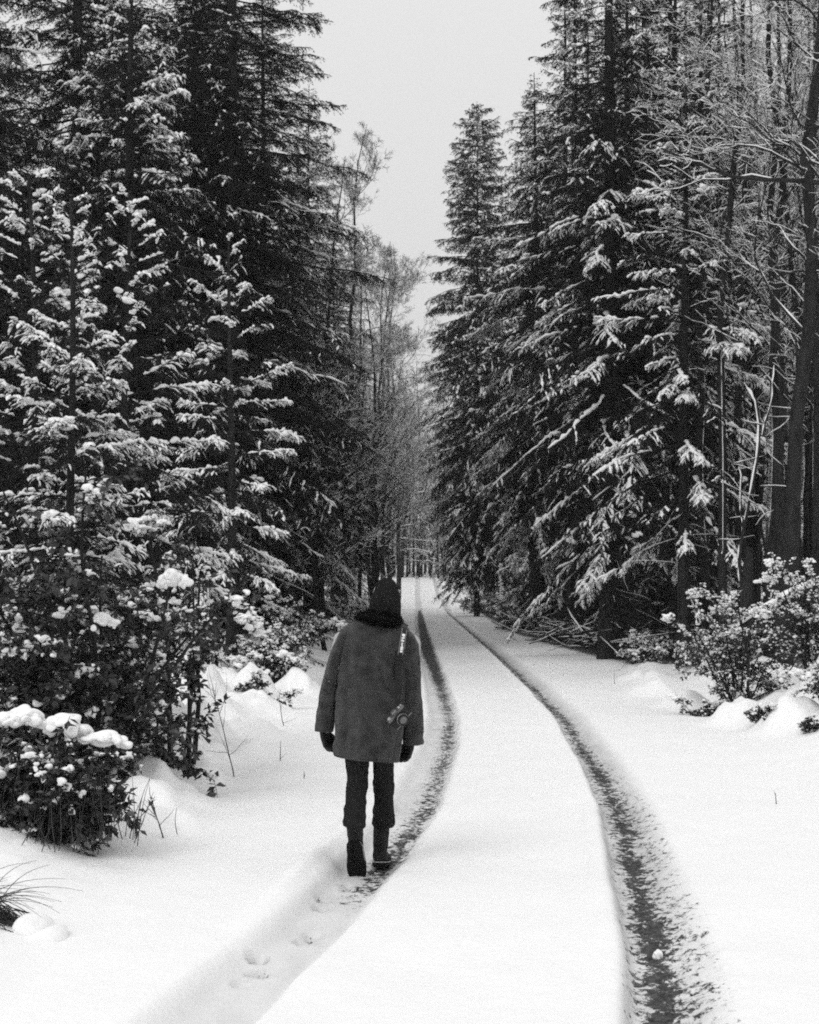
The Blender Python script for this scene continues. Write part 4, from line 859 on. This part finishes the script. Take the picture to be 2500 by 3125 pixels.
# -- boots
def boot(top, ank, toe_pitch, heel_pt, yaw, seed):
    """shaft from the trouser hem down to the ankle, foot pitched about its ball"""
    rng = np.random.default_rng(seed); cp, sp = math.cos(toe_pitch), math.sin(toe_pitch)
    M = Matrix.Rotation(yaw, 3, 'Z') @ Matrix.Rotation(-toe_pitch, 3, 'X')
    def T(v): return heel_pt+np.array([*(M @ Vector(v))])
    def sect(y, w, z0, z1, k=22, e=2.6):
        a = np.arange(k)/k*2*np.pi; c, s = np.cos(a), np.sin(a); X = np.sign(c)*np.abs(c)**(2/e)*w; Z = (z0+z1)/2+np.sign(s)*np.abs(s)**(2/e)*(z1-z0)/2
        return [T((x, y, z)) for x, z in zip(X, Z)]
    def skin(g, secs, m=0):
        k = len(secs[0]); V = np.concatenate([np.array(s) for s in secs]); n = len(secs); i = np.arange(n-1)[:, None]*k; j = np.arange(k)[None]; j2 = (j+1) % k
        g.add(V, Q=np.stack([i+j, i+k+j, i+k+j2, i+j2], -1).reshape(-1, 4), m=m)
        for e_ in (0, n-1):
            r = np.array(secs[e_]); g.add(np.concatenate([r, r.mean(0)[None]]), T=np.stack([np.full(k, k), np.arange(k), (np.arange(k)+1) % k], 1), m=m)
    g = Geo()
    ys = [-.035, -.03, -.015, .02, .06, .11, .16, .20, .235, .255, .262]; ws = [.024, .036, .045, .047, .046, .051, .058, .058, .051, .036, .015]; hs = [.07, .095, .11, .115, .11, .095, .082, .074, .066, .055, .04]
    skin(g, [sect(y, w, .018, h) for y, w, h in zip(ys, ws, hs)])
    a0 = T((0, .02, .07)); P = np.stack([a0+(top-a0)*s for s in np.linspace(0, 1, 14)]); P = np.concatenate([P[:1], P, P[-1:]]); tubes(g, P[None], (np.array([.0005, .043, .044, .046, .047, .049, .050, .050, .051, .051, .051, .052, .053, .052, .050, .0005])*rng.uniform(.97, 1.03, 16))[None], k=28)
    b = pl('boot', voxel('boot', g, M_BOOT, .0045, 3))
    g = Geo(); yy = [-.042, -.038, -.02, .02, .05, .055, .10, .16, .21, .245, .264, .270]; wv = [.022, .036, .047, .050, .049, .047, .053, .062, .061, .051, .034, .013]
    skin(g, [sect(y, w, -.006 if y < .052 else .002, .024, e=4) for y, w in zip(yy, wv)])
    for y in np.arange(-.028, .25, .022):
        w = np.interp(y, yy, wv)*.9
        for sg in (-1, 1):
            c0 = [T((sg*w*.55+dx*w*.36, y+dy*.0065, z)) for z in ((-.013 if y < .052 else -.006), .004) for dx, dy in ((-1, -1), (1, -1), (1, 1), (-1, 1))]
            g.add(np.array(c0), Q=np.array([[0, 3, 2, 1], [4, 5, 6, 7], [0, 1, 5, 4], [1, 2, 6, 5], [2, 3, 7, 6], [3, 0, 4, 7]]))
    pl2('sole', g.mesh('sole', M_SOLE), b)
    g = Geo(); yw = np.array([.12, .08, .04, 0, -.03, -.043, -.043, -.03, 0, .04, .08, .12]); xw = np.array([1, 1, 1, 1, .75, .3, -.3, -.75, -1, -1, -1, -1])*np.interp(yw, yy, wv)*1.03
    xw[4:8] = [.036, .016, -.016, -.036]
    tubes(g, np.array([T((x, y, .022)) for x, y in zip(xw, yw)])[None], np.full((1, 12), .0028), k=6); pl2('welt', g.mesh('welt', M_WELT, True), b)
toeL = PP(500, 1985, .04)
# left: heel up, sole turned to the viewer; the ball of the foot rests in the rut
pitch = math.radians(58); hl_ = np.array([PP(478, 1830, 0)[0]-.004, toeL[1]-.02, 0]); hl_[2] = gz(*hl_[:2])+.262*math.sin(pitch)-.022
boot(PP(476, 1650, -.07), None, pitch, hl_, math.radians(-6), 1)
hr_ = PP(634, 1880, .30); pr_ = math.radians(9); hr_[2] = gz(hr_[0], hr_[1]+.2)+.20*math.sin(pr_)+.012
boot(PP(648, 1650, .28), None, pr_, hr_, math.radians(-4), 2)
# -- gloves: palm, four bent fingers of unequal length, thumb from the side of the palm
def glove(w, s, curl, fwd, roll):
    """w wrist point; s=+1 right hand: thumb side towards +Y (walking direction), palm facing the thigh"""
    g = Geo(); R = Matrix.Rotation(roll, 3, 'Z') @ Matrix.Rotation(fwd, 3, 'X')
    def T(v): return w+np.array([*(R @ Vector(v))])     # local: -z down the hand, +y thumb side, x across the palm
    def ch(pts, rr): tubes(g, np.array([T(p) for p in pts])[None], np.array([rr]), k=12); [blobs(g, T(p)[None], np.full((1, 3), r), np.random.default_rng(0), 2, rough=0) for p, r in zip(pts, rr)]
    for yv in np.linspace(-.030, .030, 6): ch([(0, yv*.7, .03), (0, yv, -.03), (.004*-s, yv*1.08, -.085)], [.018, .0165, .0125])
    for f, (yv, l, c) in enumerate([(.031, .072, curl*.8), (.011, .080, curl), (-.010, .075, curl*1.1), (-.030, .060, curl*1.25)]):
        p = np.array([0., yv, -.085]); pts = [p]; a = .15
        for seg in (.45, .32, .26):
            a += c; p = p+np.array([-s*math.sin(a)*l*seg, yv*.06, -math.cos(a)*l*seg]); pts.append(p)
        ch([tuple(q) for q in pts], [.0115, .0108, .0100, .0085])
    ch([(0, .024, -.022), (-s*.010, .046, -.050), (-s*.020, .052, -.078), (-s*.024, .048, -.100)], [.0145, .0135, .0115, .0095])
    for v in (0, 1): tubes(g, np.array([T((0, 0, .05)), T((0, 0, -.01))])[None], np.array([[.036, .030]]), k=20)
    me = voxel('glove', g, M_GLOVE, .0032, 2); pl('glove', me)
glove(wrL+V3(.0, -.005, -.005), -1, .42, .30, math.radians(-38))
glove(wrR+V3(-.012, -.005, .0), 1, .50, .32, math.radians(42))

# ------------------------------------------------------------------ the film camera hanging behind the hip, on its strap
cx = link('film_camera', None); CO = Vector(PP(755, 1000, -.21)); cx.location = CO
tag(cx, 'black and silver film camera hanging by its strap behind the grey coat', 'camera')
def cl(name, me, par=None): return link(name, me, par or cx)
# local camera frame: lens axis n points back and to the right, the body hangs nose down and twisted
RM = (Matrix.Rotation(math.radians(26), 3, 'Z') @ Matrix.Rotation(math.radians(14), 3, 'X') @ Matrix.Rotation(math.radians(-52), 3, 'Y'))
def CT(v): return np.array([*(RM @ Vector(v))])
def cbox(g, c, h, r=.0, m=0):
    c = np.array(c, float); h = np.array(h, float); b = min(h)*.25 if r == 0 else r; V = []; 
    for y, ins in ((-h[1], b), (-h[1]+b, 0), (h[1]-b, 0), (h[1], b)):
        x, z = h[0]-ins, h[2]-ins; k = b*.9
        for px, pz in ((-x+k, -z), (x-k, -z), (x, -z+k), (x, z-k), (x-k, z), (-x+k, z), (-x, z-k), (-x, -z+k)): V.append(CT(c+[px, y, pz]))
    n = 8; Q = [(i*n+j, i*n+(j+1) % n, (i+1)*n+(j+1) % n, (i+1)*n+j) for i in range(3) for j in range(n)]
    o = g.n; g.add(np.array(V), Q=Q, m=m)
    for ofs, rev in ((0, True), (24, False)):
        r8 = np.array(V[ofs:ofs+8]); t = [(8, j, (j+1) % 8) for j in range(8)]; g.add(np.concatenate([r8, r8.mean(0)[None]]), T=[x[::-1] for x in t] if rev else t, m=m)
def cyl(g, c, ax, r, k=28):
    """stack of (offset along ax, radius)"""
    ax = np.array(ax, float); P = np.array([CT(np.array(c)+ax*o) for o, _ in r]); 
    n = norm(P[-1]-P[0]); a = norm(np.cross(n, [.3, .2, 1.])); b = np.cross(n, a); t = np.arange(k)/k*6.28318
    V = np.concatenate([p+rr*(np.cos(t)[:, None]*a+np.sin(t)[:, None]*b) for p, (_, rr) in zip(P, r)]); m = len(r)
    Q = [(i*k+j, i*k+(j+1) % k, (i+1)*k+(j+1) % k, (i+1)*k+j) for i in range(m-1) for j in range(k)]; g.add(V, Q=Q)
    for e_ in (0, m-1): rg = V[e_*k:(e_+1)*k]; g.add(np.concatenate([rg, rg.mean(0)[None]]), T=[(k, j, (j+1) % k) for j in range(k)])
g = Geo(); cbox(g, (0, 0, -.006), (.068, .017, .030)); cl('camera_body', g.mesh('camera_body', M_BLACK))
g = Geo(); cbox(g, (0, 0, .032), (.068, .0175, .0075)); cbox(g, (0, -.001, .046), (.020, .016, .012), .005)
cl('top_plate', g.mesh('top_plate', M_GUN)); g = Geo(); cbox(g, (0, 0, -.0395), (.068, .0175, .0035)); cl('base_plate', g.mesh('base_plate', M_GUN))
for x, r in ((-.048, .011), (.040, .010), (.058, .005)):
    g = Geo(); cyl(g, (x, 0, .0395), (0, 0, 1), [(0, r), (.006, r), (.008, r*.9)]); cl('dial', g.mesh('dial', M_SILVER))
g = Geo(); cyl(g, (0, -.017, -.006), (0, -1, 0), [(0, .033), (.010, .033), (.0105, .031), (.022, .031), (.0225, .035), (.036, .035), (.0365, .032), (.046, .032), (.0465, .027), (.040, .025)])
ln = cl('lens', g.mesh('lens', M_BLACK))
g = Geo(); cyl(g, (0, -.017, -.006), (0, -1, 0), [(.0225, .0362), (.0275, .0362)]); cl('lens_ring', g.mesh('lens_ring', M_SILVER), ln)
g = Geo(); cyl(g, (0, -.017, -.006), (0, -1, 0), [(.040, .0255), (.0425, .021), (.0440, .012), (.0445, .003)]); cl('front_glass', g.mesh('front_glass', M_GLASS, True), ln)
def strap(pts, w, name, mat, off=0., par=None, n=60, th=.0016, normal=None):
    pts = np.array(pts, float); q = np.linspace(0, 1, len(pts)); s = np.linspace(0, 1, n)
    P = np.stack([np.interp(s, q, pts[:, i]) for i in range(3)], 1)
    for _ in range(6): P[1:-1] = (P[:-2]+2*P[1:-1]+P[2:])/4
    T = np.gradient(P, axis=0); T = norm(T); nn = normal if normal is not None else V3(.12, -1, .18)
    W = norm(np.cross(T, nn)); Nn = norm(np.cross(W, T)); Nn *= np.sign((Nn*nn).sum(1))[:, None]
    P = P+Nn*off; g = Geo(); V = np.concatenate([P-W*w/2, P+W*w/2, P+W*w/2+Nn*th, P-W*w/2+Nn*th]).reshape(4, n, 3)
    i = np.arange(n-1); f = lambda a, b: np.stack([a*n+i, a*n+i+1, b*n+i+1, b*n+i], 1)
    g.add(V.reshape(-1, 3), Q=np.concatenate([f(0, 1), f(1, 2), f(2, 3), f(3, 0)])); return cl(name, g.mesh(name, mat), par), P, W, Nn
rel = lambda *a: PP(*a)-np.array(CO)
SP = [rel(800, 420, .10), rel(795, 435, .0), rel(789, 458, -.115), rel(782, 500, -.145), rel(773, 560, -.150), rel(764, 610, -.152), rel(752, 690, -.155), rel(742, 780, -.16), rel(742, 850, -.168), rel(742, 900, -.18), rel(738, 935, -.20)]
so, P, W, Nn = strap(SP, .030, 'strap', M_STRAP, n=120)
s2, *_ = strap([rel(782, 620, -.16), rel(788, 700, -.16), rel(790, 800, -.165), rel(785, 900, -.18), rel(778, 950, -.20)], .012, 'strap_tail', M_BLACK, normal=V3(.3, -1, 0))
# the raised light print on the strap: a pale block of dark marks, then smaller pale letters; pale edge piping
def patch(i0, i1, u0, u1, name, mat, off=.0022):
    g = Geo(); A = []
    for i in range(i0, i1+1): A += [P[i]+W[i]*u0+Nn[i]*off, P[i]+W[i]*u1+Nn[i]*off]
    n = i1-i0+1; g.add(np.array(A), Q=[(2*k, 2*k+1, 2*k+3, 2*k+2) for k in range(n-1)]); return g
zs = P[:, 2]+CO.z; ix = lambda zy: int(np.argmin(np.abs(zs-PP(770, zy, -.15)[2])))
gg = Geo()
def addp(zy0, zy1, u0, u1):
    a, b = sorted((ix(zy0), ix(zy1))); b = max(b, a+1); q = patch(a, b, u0, u1, '', None); gg.add(np.concatenate(q.V), Q=q.Q[0][0])
STR = [(483, 497, -.009, .009), (499, 503, -.009, .003), (505, 512, -.009, .009), (515, 518, -.002, .009), (520, 529, -.009, .009), (536, 542, -.006, .006), (544, 550, -.004, .006), (552, 560, -.006, .004), (562, 572, -.009, .007), (574, 583, -.009, .007), (586, 597, -.009, .006)]
strap_n = 480
so2_P = P
s = np.linspace(0, 1, 600); q = np.linspace(0, 1, len(P)); P = np.stack([np.interp(s, q, P[:, i]) for i in range(3)], 1); W = np.stack([np.interp(s, q, W[:, i]) for i in range(3)], 1); Nn = np.stack([np.interp(s, q, Nn[:, i]) for i in range(3)], 1); zs = P[:, 2]+CO.z
for a in STR: addp(*a)
cl('lettering', gg.mesh('lettering', M_WHITE), so)
gg = Geo(); addp(455, 612, -.0152, -.0135); addp(455, 612, .0135, .0152); cl('piping', gg.mesh('piping', new_mat('piping', .4, .8)), so)

# ------------------------------------------------------------------ thin winter haze in the air of the wood
hz = bpy.data.materials.new('haze'); hz.use_nodes = True; t = hz.node_tree
for n in list(t.nodes):
    if n.type != 'OUTPUT_MATERIAL': t.nodes.remove(n)
pv = t.nodes.new('ShaderNodeVolumePrincipled'); pv.inputs['Density'].default_value = .0005; pv.inputs['Color'].default_value = (.95, .95, .95, 1); pv.inputs['Anisotropy'].default_value = .2
t.links.new(pv.outputs[0], t.nodes['Material Output'].inputs['Volume'])
g = Geo(); a, b = np.array([-270, -70, -2.]), np.array([270, 920, 48.])
Vb = np.array([[x, y, z] for x in (a[0], b[0]) for y in (a[1], b[1]) for z in (a[2], b[2])])
g.add(Vb, Q=[(0, 1, 3, 2), (4, 6, 7, 5), (0, 4, 5, 1), (2, 3, 7, 6), (0, 2, 6, 4), (1, 5, 7, 3)])
tag(link('haze', g.mesh('haze', hz)), 'thin pale winter haze filling the air of the wood', 'haze', kind='stuff')
cy.volume_bounces = 0; cy.volume_max_steps = 64
